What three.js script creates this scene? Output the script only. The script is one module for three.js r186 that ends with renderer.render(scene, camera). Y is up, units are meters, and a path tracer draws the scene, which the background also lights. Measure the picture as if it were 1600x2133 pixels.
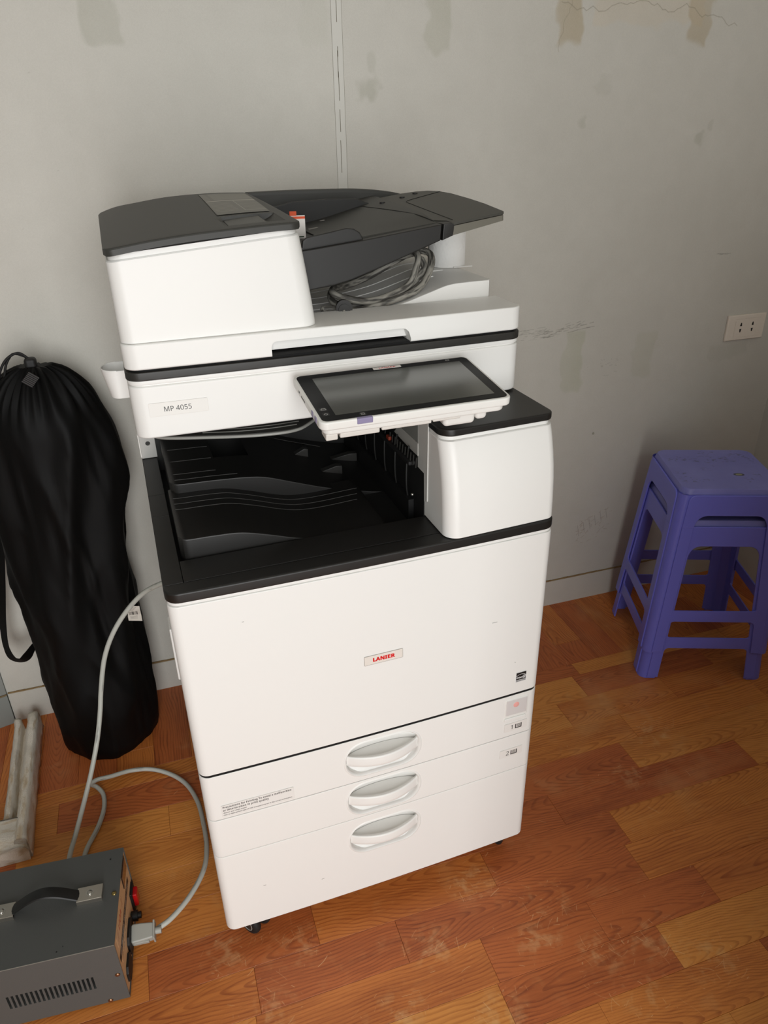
import * as THREE from 'three';
import { RoundedBoxGeometry } from 'three/addons/geometries/RoundedBoxGeometry.js';
import { mergeGeometries, mergeVertices } from 'three/addons/utils/BufferGeometryUtils.js';
import { RectAreaLightUniformsLib } from 'three/addons/lights/RectAreaLightUniformsLib.js';
import { Brush, Evaluator, SUBTRACTION } from 'three-bvh-csg';

// ---------------------------------------------------------------- camera, light, exposure
const scene = new THREE.Scene();
const camera = new THREE.PerspectiveCamera(70.3, 1600 / 2133, 0.02, 30);
camera.rotation.order = 'YXZ';
camera.position.set(-0.2594, 1.2976, 0.8482);
camera.rotation.set(-0.481, -0.3082, -0.01945);
scene.add(camera);
const renderer = new THREE.WebGLRenderer({ antialias: true });
renderer.toneMapping = THREE.LinearToneMapping;
renderer.toneMappingExposure = 0.69;
renderer.outputColorSpace = THREE.SRGBColorSpace;
renderer.shadowMap.enabled = true;
RectAreaLightUniformsLib.init();
scene.background = new THREE.Color(0.98, 0.99, 1.0);   // pale overcast sky outside the doorway
scene.backgroundIntensity = 1.0;
// the room: back wall at z = -0.764, open doorway in the front wall behind the camera
const ROOM = { back: -0.764, front: 2.6, left: -3.4, right: 1.452, top: 2.6 };
const DOOR = { x0: -1.0, x1: 0.32, top: 2.4 };
const dayLight = new THREE.RectAreaLight(new THREE.Color(0.985, 0.995, 1.0), 10, DOOR.x1 - DOOR.x0, DOOR.top);
dayLight.position.set((DOOR.x0 + DOOR.x1) / 2, DOOR.top / 2, ROOM.front + 0.12);
dayLight.lookAt((DOOR.x0 + DOOR.x1) / 2, DOOR.top / 2, -1);
scene.add(dayLight);

// ---------------------------------------------------------------- helpers
let seed = 7;
const rnd = () => { seed = (seed * 1664525 + 1013904223) >>> 0; return seed / 4294967296; };
const hash = (x, y, s) => { let h = (Math.imul(x, 374761393) + Math.imul(y, 668265263) + Math.imul(s, 1274126177)) | 0; h = Math.imul(h ^ (h >>> 13), 1274126177); return ((h ^ (h >>> 16)) >>> 0) / 4294967296; };
function noise(x, y, s = 0) {
  const xi = Math.floor(x), yi = Math.floor(y); let fx = x - xi, fy = y - yi;
  fx = fx * fx * (3 - 2 * fx); fy = fy * fy * (3 - 2 * fy);
  const a = hash(xi, yi, s), b = hash(xi + 1, yi, s), c = hash(xi, yi + 1, s), d = hash(xi + 1, yi + 1, s);
  return a + (b - a) * fx + (c - a) * fy + (a - b - c + d) * fx * fy;
}
const fbm = (x, y, s = 0) => 0.5 * noise(x, y, s) + 0.28 * noise(x * 2.1, y * 2.1, s + 1) + 0.15 * noise(x * 4.3, y * 4.3, s + 2) + 0.07 * noise(x * 8.7, y * 8.7, s + 3);
const clamp = (v, a = 0, b = 1) => Math.min(b, Math.max(a, v));
const smooth = (a, b, v) => { const t = clamp((v - a) / (b - a)); return t * t * (3 - 2 * t); };
const lerp = (a, b, t) => a + (b - a) * t;
function curve1(pts) {                       // smooth interpolation through (x, y) pairs
  return (x) => {
    if (x <= pts[0][0]) return pts[0][1];
    for (let i = 0; i + 1 < pts.length; i++) if (x <= pts[i + 1][0]) {
      const [x0, y0] = pts[i], [x1, y1] = pts[i + 1], pm = pts[i - 1] ?? pts[i], pn = pts[i + 2] ?? pts[i + 1];
      const h = x1 - x0, t = (x - x0) / h, m0 = (y1 - pm[1]) / (x1 - pm[0]) * h, m1 = (pn[1] - y0) / (pn[0] - x0) * h;
      const t2 = t * t, t3 = t2 * t;
      return (2 * t3 - 3 * t2 + 1) * y0 + (t3 - 2 * t2 + t) * m0 + (-2 * t3 + 3 * t2) * y1 + (t3 - t2) * m1;
    }
    return pts[pts.length - 1][1];
  };
}
const used = {};
function numbered(n) { const k = used[n] = (used[n] ?? -1) + 1; return k ? `${n}_${String(k).padStart(3, '0')}` : n; }
function mesh(name, geo, mat, parent = scene) {
  const m = new THREE.Mesh(geo, mat); m.name = parent === scene ? numbered(name) : name;
  m.castShadow = m.receiveShadow = true; parent.add(m); return m;
}
function parts(list) { return mergeGeometries(list.map((g) => { const n = g.index ? g.toNonIndexed() : g; for (const k of Object.keys(n.attributes)) if (!['position', 'normal', 'uv'].includes(k)) n.deleteAttribute(k); n.clearGroups?.(); return n; })); }
function thing(name, label, category, pos = [0, 0, 0], turn = 0) {
  const o = new THREE.Group(); o.name = numbered(name); o.position.set(...pos); o.rotation.y = turn;
  o.userData = { label, category }; scene.add(o); return o;
}
function tag(o, label, category) { o.userData = { ...o.userData, label, category }; return o; }
function struct(name, geo, mat, parent = scene) { const m = mesh(name, geo, mat, parent); if (parent === scene) m.userData.kind = 'structure'; return m; }
const box = (x0, x1, y0, y1, z0, z1) => new THREE.BoxGeometry(x1 - x0, y1 - y0, z1 - z0).translate((x0 + x1) / 2, (y0 + y1) / 2, (z0 + z1) / 2);
const rbox = (x0, x1, y0, y1, z0, z1, r = 0.003, s = 3) => new RoundedBoxGeometry(x1 - x0, y1 - y0, z1 - z0, s, r).translate((x0 + x1) / 2, (y0 + y1) / 2, (z0 + z1) / 2);
const cyl = (r0, r1, h, n = 24) => new THREE.CylinderGeometry(r0, r1, h, n);
const V = (a) => new THREE.Vector3(...a);
const tube = (pts, r, n = 100, m = 10) => new THREE.TubeGeometry(new THREE.CatmullRomCurve3(pts.map(V), false, 'centripetal'), n, r, m);
function capTube(pts, r, n = 100, m = 10) {
  const c = new THREE.CatmullRomCurve3(pts.map(V), false, 'centripetal');
  const caps = [0, 1].map((t) => { const p = c.getPoint(t); return new THREE.SphereGeometry(r, m, 6).translate(p.x, p.y, p.z); });
  return parts([new THREE.TubeGeometry(c, n, r, m), ...caps]);
}
function poly(pts) { const s = new THREE.Shape(); pts.forEach(([x, y], i) => (i ? s.lineTo(x, y) : s.moveTo(x, y))); s.closePath(); return s; }
// normals shared across edges softer than the given angle, weighted by area so that flat faces stay flat
function toCreasedNormals(geo, angle) {
  const g = geo.index ? geo.toNonIndexed() : geo, p = g.attributes.position, n = p.count, cosA = Math.cos(angle), at = new Map(), face = [], unit = [];
  const a = new THREE.Vector3(), b = new THREE.Vector3(), c = new THREE.Vector3();
  const key = (i) => `${Math.round(p.getX(i) * 2e5)},${Math.round(p.getY(i) * 2e5)},${Math.round(p.getZ(i) * 2e5)}`;
  for (let f = 0; f < n / 3; f++) {
    a.fromBufferAttribute(p, 3 * f); b.fromBufferAttribute(p, 3 * f + 1).sub(a); c.fromBufferAttribute(p, 3 * f + 2).sub(a);
    const q = new THREE.Vector3().crossVectors(b, c); face.push(q); unit.push(q.clone().normalize());
    for (let k = 0; k < 3; k++) { const h = key(3 * f + k); (at.get(h) ?? at.set(h, []).get(h)).push(f); }
  }
  const out = new Float32Array(n * 3), v = new THREE.Vector3();
  for (let i = 0; i < n; i++) { const f = Math.floor(i / 3); v.set(0, 0, 0); for (const o of at.get(key(i))) if (unit[o].dot(unit[f]) > cosA) v.add(face[o]); v.normalize(); if (!(v.lengthSq() > 0.5)) v.copy(unit[f]); out.set([v.x, v.y, v.z], 3 * i); }
  g.setAttribute('normal', new THREE.BufferAttribute(out, 3)); return g;
}
// a flat outline in x, z made into a slab between two heights
function planSlab(pts, y0, y1, b = 0.0015, holes = [], seg = 2) {
  const sh = poly(pts.map(([x, z]) => [x, -z])); holes.forEach((h) => sh.holes.push(poly(h.map(([x, z]) => [x, -z]))));
  const g = new THREE.ExtrudeGeometry(sh, { depth: y1 - y0 - 2 * b, bevelEnabled: b > 0, bevelSize: b, bevelOffset: -b, bevelThickness: b, bevelSegments: seg, curveSegments: 12 });
  g.rotateX(-Math.PI / 2).translate(0, y0 + b, 0);
  return toCreasedNormals(g, 0.7);
}
// an outline in x, y made into a body between two depths
function prism(pts, z0, z1, b = 0, holes = [], seg = 2) {
  const sh = pts instanceof THREE.Shape ? pts : poly(pts); holes.forEach((h) => sh.holes.push(poly(h)));
  const g = new THREE.ExtrudeGeometry(sh, { depth: z1 - z0 - 2 * b, bevelEnabled: b > 0, bevelSize: b, bevelOffset: -b, bevelThickness: b, bevelSegments: seg, curveSegments: 16 });
  g.translate(0, 0, z0 + b);
  return toCreasedNormals(g, 0.7);
}
function rrect(x0, x1, z0, z1, r, n = 8) {   // rounded rectangle; r = [front-left, front-right, back-right, back-left], z1 is the front
  const R = Array.isArray(r) ? r : [r, r, r, r], p = [];
  const c = [[x0, z1, 1, -1, R[0], Math.PI / 2], [x1, z1, -1, -1, R[1], 0], [x1, z0, -1, 1, R[2], -Math.PI / 2], [x0, z0, 1, 1, R[3], Math.PI]];
  c.forEach(([x, z, sx, sz, q, a0], k) => {
    if (q < 1e-5) { p.push([x, z]); return; }
    const cx = x + sx * q, cz = z + sz * q, start = [Math.PI, Math.PI / 2, 0, -Math.PI / 2][k];
    for (let i = 0; i <= n; i++) { const a = start - (i / n) * Math.PI / 2; p.push([cx + q * Math.cos(a), cz + q * Math.sin(a)]); }
  });
  return p;
}
function loft(rings, { close = true, caps = true, crease = 0.6 } = {}) {
  const n = rings[0].length, pos = [], uv = [], idx = [];
  rings.forEach((r, j) => r.forEach((p, i) => { pos.push(...p); uv.push(i / n, j / (rings.length - 1)); }));
  const m = close ? n : n - 1;
  for (let j = 0; j + 1 < rings.length; j++) for (let i = 0; i < m; i++) { const a = j * n + i, b = j * n + (i + 1) % n, c = a + n, d = b + n; idx.push(a, b, c, b, d, c); }
  if (caps) for (const j of [0, rings.length - 1]) {
    const c = new THREE.Vector3(); rings[j].forEach((p) => c.add(V(p))); c.multiplyScalar(1 / n);
    const o = pos.length / 3; pos.push(c.x, c.y, c.z); uv.push(0.5, 0.5);
    for (let i = 0; i < n; i++) { const a = j * n + i, b = j * n + (i + 1) % n; j ? idx.push(a, b, o) : idx.push(b, a, o); }
  }
  const g = new THREE.BufferGeometry(); g.setAttribute('position', new THREE.Float32BufferAttribute(pos, 3)); g.setAttribute('uv', new THREE.Float32BufferAttribute(uv, 2)); g.setIndex(idx);
  return crease ? toCreasedNormals(g, crease) : (g.computeVertexNormals(), g);
}
const evaluator = new Evaluator(); evaluator.useGroups = false; evaluator.attributes = ['position', 'normal', 'uv'];
function cut(a, ...bs) {
  let A = new Brush(a); A.updateMatrixWorld();
  for (const b of bs) { const B = new Brush(b); B.updateMatrixWorld(); A = evaluator.evaluate(A, B, SUBTRACTION); }
  A.geometry.clearGroups(); return A.geometry;
}
function uvBy(geo, fn) { const p = geo.attributes.position, uv = new Float32Array(p.count * 2); for (let i = 0; i < p.count; i++) { const q = fn(p.getX(i), p.getY(i), p.getZ(i)); uv[2 * i] = q[0]; uv[2 * i + 1] = q[1]; } geo.setAttribute('uv', new THREE.BufferAttribute(uv, 2)); return geo; }
function dataTex(w, h, fn, srgb = true) {
  const d = new Uint8Array(w * h * 4), c = [0, 0, 0];
  for (let y = 0; y < h; y++) for (let x = 0; x < w; x++) { fn(x, y, c); const o = 4 * (y * w + x); d[o] = clamp(c[0], 0, 255); d[o + 1] = clamp(c[1], 0, 255); d[o + 2] = clamp(c[2], 0, 255); d[o + 3] = 255; }
  return finish(d, w, h, srgb);
}
function finish(d, w, h, srgb = true) {
  const t = new THREE.DataTexture(d, w, h, THREE.RGBAFormat); t.magFilter = THREE.LinearFilter; t.minFilter = THREE.LinearMipmapLinearFilter; t.generateMipmaps = true;
  if (srgb) t.colorSpace = THREE.SRGBColorSpace; t.needsUpdate = true; return t;
}
function canvasTex(w, h, draw) {
  const c = document.createElement('canvas'); c.width = w; c.height = h; draw(c.getContext('2d'), w, h);
  const t = new THREE.CanvasTexture(c); t.colorSpace = THREE.SRGBColorSpace; return t;
}
const std = (color, roughness = 0.5, more = {}) => new THREE.MeshStandardMaterial({ color, roughness, ...more });
const phys = (color, roughness = 0.5, more = {}) => new THREE.MeshPhysicalMaterial({ color, roughness, ...more });

// ---------------------------------------------------------------- materials
const grainTex = (() => { const t = dataTex(512, 512, (x, y, c) => { const v = 128 + 70 * (hash(x, y, 5) - 0.5) + 60 * (noise(x / 3, y / 3, 9) - 0.5); c[0] = c[1] = c[2] = v; }, false); t.wrapS = t.wrapT = THREE.RepeatWrapping; return t; })();
const M = {
  white: phys('#ecebe7', 0.42, { }),
  whiteInner: std('#d8d7d2', 0.5),
  panelWhite: std('#e9e8e3', 0.4),
  sideGrey: std('#c9c8c3', 0.5),
  dark: std('#2b2a27', 0.48),
  darkTop: std('#33332f', 0.5),
  darkDeep: std('#191917', 0.55),
  darkTray: std('#1a1917', 0.45), trayDark: std('#1c1b19', 0.5),
  black: std('#0b0b0b', 0.6),
  blackGap: std('#060606', 0.9),
  lip: std('#9a9a94', 0.4),
  glassBlack: phys('#050505', 0.3, { specularIntensity: 0.35 }),
  screen: phys('#474842', 0.2, { ior: 2.2 }),
  violet: std('#8e86a6', 0.4),
  rubber: std('#10100f', 0.7),
  chrome: std('#b9b6ae', 0.3, { metalness: 0.9 }),
  nickel: std('#b8b2a8', 0.32, { metalness: 0.95 }),
  brass: std('#a3905a', 0.28, { metalness: 0.95 }),
  copper: std('#9a7458', 0.3, { metalness: 0.95 }),
  caseGrey: std('#50514f', 0.5, { bumpMap: grainTex, bumpScale: 0.0002 }),
  tan: std('#dcb78c', 0.55),
  cable: std('#b9bab4', 0.45),
  oldCable: std('#75736c', 0.55),
  foam: std('#e8e5dc', 0.9),
  stool: phys('#7376dc', 0.33, { }),
  outlet: std('#e6dccf', 0.4),
  fabric: phys('#050505', 0.6, { specularIntensity: 0.35 }),
  cord: std('#0a0909', 0.7),
  paper: std('#ded8cc', 0.8),
};

// ---------------------------------------------------------------- walls
const WX0 = -0.75, WX1 = 1.46, WY1 = 1.75;
function wallTexture() {
  const w = 2048, h = 1624, out = new Float32Array(w * h * 3);
  const base = [200, 197, 188];
  const patches = [  // x0, x1, y0, y1, colour shift, strength: filler patches and rubbed spots on the paint
    [-0.284, -0.222, 1.438, 1.66, [-20, -19, -22], 0.75], [0.359, 0.412, 1.44, 1.7, [-18, -17, -22], 0.8], [0.655, 0.713, 1.453, 1.66, [-16, -23, -34], 0.85],
    [0.976, 1.044, 1.464, 1.7, [-16, -23, -34], 0.85], [0.742, 0.803, 0.672, 0.842, [-10, -8, -14], 0.9], [0.955, 1.02, 0.69, 0.82, [-8, -7, -11], 0.75],
    [1.20, 1.33, 0.72, 0.76, [-10, -9, -10], 0.6], [0.74, 1.02, 1.49, 1.7, [4, -4, -14], 0.45], [0.10, 0.16, 1.44, 1.6, [-6, -5, -7], 0.5]];
  const blots = [[0.238, 1.376, 0.022, 0.022, -16], [0.246, 1.42, 0.01, 0.02, -8], [0.735, 1.31, 0.01, 0.012, -12], [1.06, 1.27, 0.012, 0.016, -14], [1.085, 1.30, 0.008, 0.01, -8], [1.25, 1.40, 0.012, 0.016, -14], [0.62, 0.42, 0.003, 0.003, -30], [0.865, 0.55, 0.003, 0.003, -45], [0.78, 1.38, 0.02, 0.02, -5]];
  for (let j = 0; j < h; j++) for (let i = 0; i < w; i++) {
    const x = lerp(WX0, WX1, (i + 0.5) / w), y = WY1 * (j + 0.5) / h, o = 3 * (j * w + i);
    const n = (fbm(x * 3, y * 3, 11) - 0.5) * 12 + (noise(x * 42, y * 42, 3) - 0.5) * 2.5 + (hash(i, j, 4) - 0.5) * 5;
    let r = base[0] + n, g = base[1] + n, b = base[2] + n * 1.05;
    for (const [x0, x1, y0, y1, s, k] of patches) {
      if (x < x0 - 0.03 || x > x1 + 0.03 || y < y0 - 0.03 || y > y1 + 0.03) continue;
      const wob = (noise(x * 60, y * 60, 21) - 0.5) * 0.014 + (noise(x * 16, y * 16, 22) - 0.5) * 0.02;
      const m = smooth(-0.004, 0.006, Math.min(x - x0 + wob, x1 - x - wob)) * smooth(-0.004, 0.008, Math.min(y - y0 + wob, y1 - y)) * k * (0.7 + 0.5 * noise(x * 20, y * 9, 23));
      r += s[0] * m; g += s[1] * m; b += s[2] * m;
    }
    for (const [cx, cy, rx, ry, s] of blots) {
      const q = Math.hypot((x - cx) / rx, (y - cy) / ry); if (q > 1.6) continue;
      const m = smooth(1.3, 0.5, q + (noise(x * 90, y * 90, 31) - 0.5) * 0.9) * s; r += m; g += m * 0.95; b += m * 1.1;
    }
    out[o] = r; out[o + 1] = g; out[o + 2] = b;
  }
  // scuffs, the hairline crack near the top and a rubbed pencil scribble, drawn as thin strokes
  const px = (x) => (x - WX0) / (WX1 - WX0) * w, py = (y) => y / WY1 * h;
  function stroke(x0, y0, x1, y1, wd, col, k) {
    const n = Math.ceil(Math.hypot(px(x1) - px(x0), py(y1) - py(y0)) * 1.5) + 1;
    for (let t = 0; t <= n; t++) { const cx = px(lerp(x0, x1, t / n)), cy = py(lerp(y0, y1, t / n));
      for (let dj = -2; dj <= 2; dj++) for (let di = -2; di <= 2; di++) { const d = Math.hypot(di + Math.floor(cx) - cx, dj + Math.floor(cy) - cy); if (d > wd + 0.5) continue;
        const i = Math.floor(cx) + di, j = Math.floor(cy) + dj; if (i < 0 || j < 0 || i >= w || j >= h) continue; const o = 3 * (j * w + i), a = k * 0.5 * clamp(wd + 0.5 - d);
        for (let c = 0; c < 3; c++) out[o + c] = lerp(out[o + c], col[c], a); } }
  }
  seed = 91;
  let cx = 0.66, cy = 1.53;                              // crack
  for (let k = 0; k < 60; k++) { const nx = cx + 0.0075, ny = cy + (rnd() - 0.5) * 0.012 - 0.0001 * (k - 25) * 0.4; stroke(cx, cy, nx, ny, 0.55, [120, 112, 96], 0.55); cx = nx; cy = ny; }
  cx = 0.69; cy = 1.54; for (let k = 0; k < 14; k++) { const nx = cx + (rnd() - 0.6) * 0.01, ny = cy - 0.007; stroke(cx, cy, nx, ny, 0.5, [125, 116, 100], 0.4); cx = nx; cy = ny; }
  for (let k = 0; k < 46; k++) { const x = 0.66 + rnd() * 0.16, y = 0.832 + rnd() * 0.022 + (x - 0.7) * 0.12, l = 0.006 + rnd() * 0.018; stroke(x, y, x + l, y + 0.004 * rnd(), 0.6, [86, 84, 76], 0.2 + 0.35 * rnd()); }
  for (let k = 0; k < 30; k++) { const x = 0.585 + rnd() * 0.08, y = 0.828 + rnd() * 0.03, l = 0.004 + rnd() * 0.02; stroke(x, y, x + l, y + 0.002 * rnd(), 0.5, [86, 84, 76], 0.15 + 0.3 * rnd()); }
  for (let k = 0; k < 16; k++) { const x = 0.86 + rnd() * 0.05, y = 0.71 + rnd() * 0.05; stroke(x, y, x + 0.012 * rnd(), y + 0.006 * (rnd() - 0.5), 0.5, [96, 94, 86], 0.25); }
  for (let k = 0; k < 60; k++) { const x = 0.845 + rnd() * 0.11, y = 0.205 + rnd() * 0.085 + (x - 0.9) * 0.3, l = 0.02 * rnd(); stroke(x, y, x + l * 0.6, y + l * (rnd() - 0.2), 0.6, [134, 108, 84], 0.2 + 0.3 * rnd()); }
  for (let k = 0; k < 6; k++) stroke(0.85 + k * 0.018, 0.262 + k * 0.008, 0.858 + k * 0.018, 0.225 + k * 0.009, 0.6, [110, 100, 92], 0.5);
  for (let k = 0; k < 14; k++) { const x = 1.17 + rnd() * 0.04, y = 1.0 + rnd() * 0.004; stroke(x, y, x + 0.01, y, 0.5, [96, 94, 86], 0.3); }
  for (let k = 0; k < 70; k++) { const x = lerp(WX0, WX1, rnd()), y = 0.1 + rnd() * 1.5, l = 0.004 * rnd(); stroke(x, y, x + l, y + 0.003 * rnd(), 0.5, [120, 116, 106], 0.3 * rnd()); }
  const d = new Uint8Array(w * h * 4);
  for (let i = 0; i < w * h; i++) { for (let c = 0; c < 3; c++) d[4 * i + c] = clamp(out[3 * i + c], 0, 255); d[4 * i + 3] = 255; }
  return finish(d, w, h);
}
const wallMat = std('#ffffff', 0.62, { map: wallTexture() });
const plainWall = std('#cbc9c1', 0.65);
const wallBump = grainTex.clone(); wallBump.repeat.set(14, 11); wallBump.needsUpdate = true;
wallMat.bumpMap = wallBump; wallMat.bumpScale = 0.00035;
const wallUV = (x, y) => [(x - WX0) / (WX1 - WX0), y / WY1];
struct('wall_back', uvBy(box(ROOM.left - 0.1, ROOM.right + 0.1, -0.02, ROOM.top, ROOM.back - 0.1, ROOM.back), wallUV), wallMat);
struct('wall_right', box(ROOM.right, ROOM.right + 0.1, -0.02, ROOM.top, ROOM.back, ROOM.front), plainWall);
struct('wall_left', box(ROOM.left - 0.1, ROOM.left, -0.02, ROOM.top, ROOM.back, ROOM.front), plainWall);
// low partition added out of view behind the camera, to shade the right side
struct('added_partition', box(0.22, ROOM.right, -0.02, 1.3, 0.92, 1.02), plainWall);
struct('ceiling', box(ROOM.left - 0.1, ROOM.right + 0.1, ROOM.top, ROOM.top + 0.1, ROOM.back - 0.1, ROOM.front + 0.1), plainWall);
struct('wall_front', parts([box(ROOM.left - 0.1, DOOR.x0, -0.02, ROOM.top, ROOM.front, ROOM.front + 0.1), box(DOOR.x1, ROOM.right + 0.1, -0.02, ROOM.top, ROOM.front, ROOM.front + 0.1), box(DOOR.x0, DOOR.x1, DOOR.top, ROOM.top, ROOM.front, ROOM.front + 0.1)]), plainWall);
// a shallow boxed-out stretch of the wall at the left edge, turned a little
{
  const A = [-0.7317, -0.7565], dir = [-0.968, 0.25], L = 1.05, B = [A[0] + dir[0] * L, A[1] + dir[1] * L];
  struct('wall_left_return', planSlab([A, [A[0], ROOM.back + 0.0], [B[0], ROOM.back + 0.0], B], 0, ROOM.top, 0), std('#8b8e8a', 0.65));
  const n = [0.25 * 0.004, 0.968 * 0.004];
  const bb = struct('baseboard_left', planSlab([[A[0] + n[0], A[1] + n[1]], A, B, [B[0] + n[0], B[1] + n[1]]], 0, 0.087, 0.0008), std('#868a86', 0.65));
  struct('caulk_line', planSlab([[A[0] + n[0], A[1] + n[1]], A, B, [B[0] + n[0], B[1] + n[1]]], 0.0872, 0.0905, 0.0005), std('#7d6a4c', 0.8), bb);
}
{
  const bb = struct('baseboard_back', uvBy(box(-0.73, ROOM.right, 0, 0.0862, ROOM.back, ROOM.back + 0.005), (x, y) => wallUV(x + 0.21, y + 0.42)), wallMat);
  const caulk = []; seed = 55;
  for (let k = 0; k < 110; k++) { const x = -0.73 + k * 0.01986; caulk.push(rbox(x, x + 0.0205, 0.0858, 0.0885 + 0.0016 * rnd(), ROOM.back, ROOM.back + 0.0035 + 0.0015 * rnd(), 0.0007, 1)); }
  struct('caulk_line', parts(caulk), std('#8d744f', 0.85), bb);
  const strip = std('#cfcdc5', 0.6);
  const tr = struct('trim_1', rbox(0.1665, 0.1875, 0.09, ROOM.top, ROOM.back, ROOM.back + 0.0035, 0.001, 1), strip);
  const cr = [];                                         // open joints along the strip
  for (const [y0, y1, x] of [[1.486, 1.53, 0.1765], [1.43, 1.447, 0.1762], [1.355, 1.405, 0.176], [1.395, 1.44, 0.1755], [1.30, 1.34, 0.1758], [1.225, 1.285, 0.175]]) cr.push(box(x, x + 0.0011, y0, y1, ROOM.back + 0.003, ROOM.back + 0.0037));
  cr.push(box(0.1875, 0.1884, 1.1, 1.6, ROOM.back, ROOM.back + 0.0006));
  struct('crack', parts(cr), std('#6f6858', 0.9), tr);
}

// ---------------------------------------------------------------- floor of separate planks
const ROW = 0.0817, Z0 = 0.0435, BORDER = -0.4915;
const planks = [];                                       // x0, x1, z0, z1, along ('x' or 'z'), tone
{
  seed = 2024;
  const known = { 0: [0.002, 0.498], 1: [-0.27, 0.1375, 0.3568, 0.5987], 2: [0.1325, 0.4513, 0.77], 3: [0.0, 0.278, 0.61], [-1]: [-0.4373, -0.14, 0.2125, 0.5155, 0.93], [-3]: [0.10, 0.65], [-4]: [-0.3, 0.2, 0.706, 1.1], [-5]: [-0.382, 0.1, 0.577, 0.8845], [-6]: [-0.61, -0.15, 0.3, 0.67, 1.06] };
  const tones = { '0:0': 0.75, '0:1': 0.3, '0:2': 0.75, '1:1': 0.05 };
  for (let k = -7; k <= 13; k++) {
    let z0 = Z0 + k * ROW, z1 = z0 + ROW; if (z0 < BORDER - 0.001) z0 = BORDER; if (z1 <= BORDER + 0.02) continue;
    const js = [...(known[k] ?? [])];
    let a = js.length ? js[0] : -0.2 + rnd() * 0.3; if (!js.length) js.push(a);
    while (js[0] > -1.25) js.unshift(js[0] - (0.25 + rnd() * 0.3));
    while (js[js.length - 1] < 1.44) js.push(js[js.length - 1] + 0.25 + rnd() * 0.3);
    for (let i = 0; i + 1 < js.length; i++) planks.push([Math.max(js[i], -1.4), Math.min(js[i + 1], ROOM.right), z0, z1, 'x', rnd()]);
  }
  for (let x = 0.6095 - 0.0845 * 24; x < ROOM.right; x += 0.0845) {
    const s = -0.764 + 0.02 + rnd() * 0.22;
    if (rnd() < 0.35) { planks.push([x, Math.min(x + 0.0845, ROOM.right), -0.764, s, 'z', 0.45 + 0.34 * rnd()], [x, Math.min(x + 0.0845, ROOM.right), s, BORDER, 'z', 0.45 + 0.34 * rnd()]); } else planks.push([x, Math.min(x + 0.0845, ROOM.right), -0.764, BORDER, 'z', 0.45 + 0.34 * rnd()]);
  }
}
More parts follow.
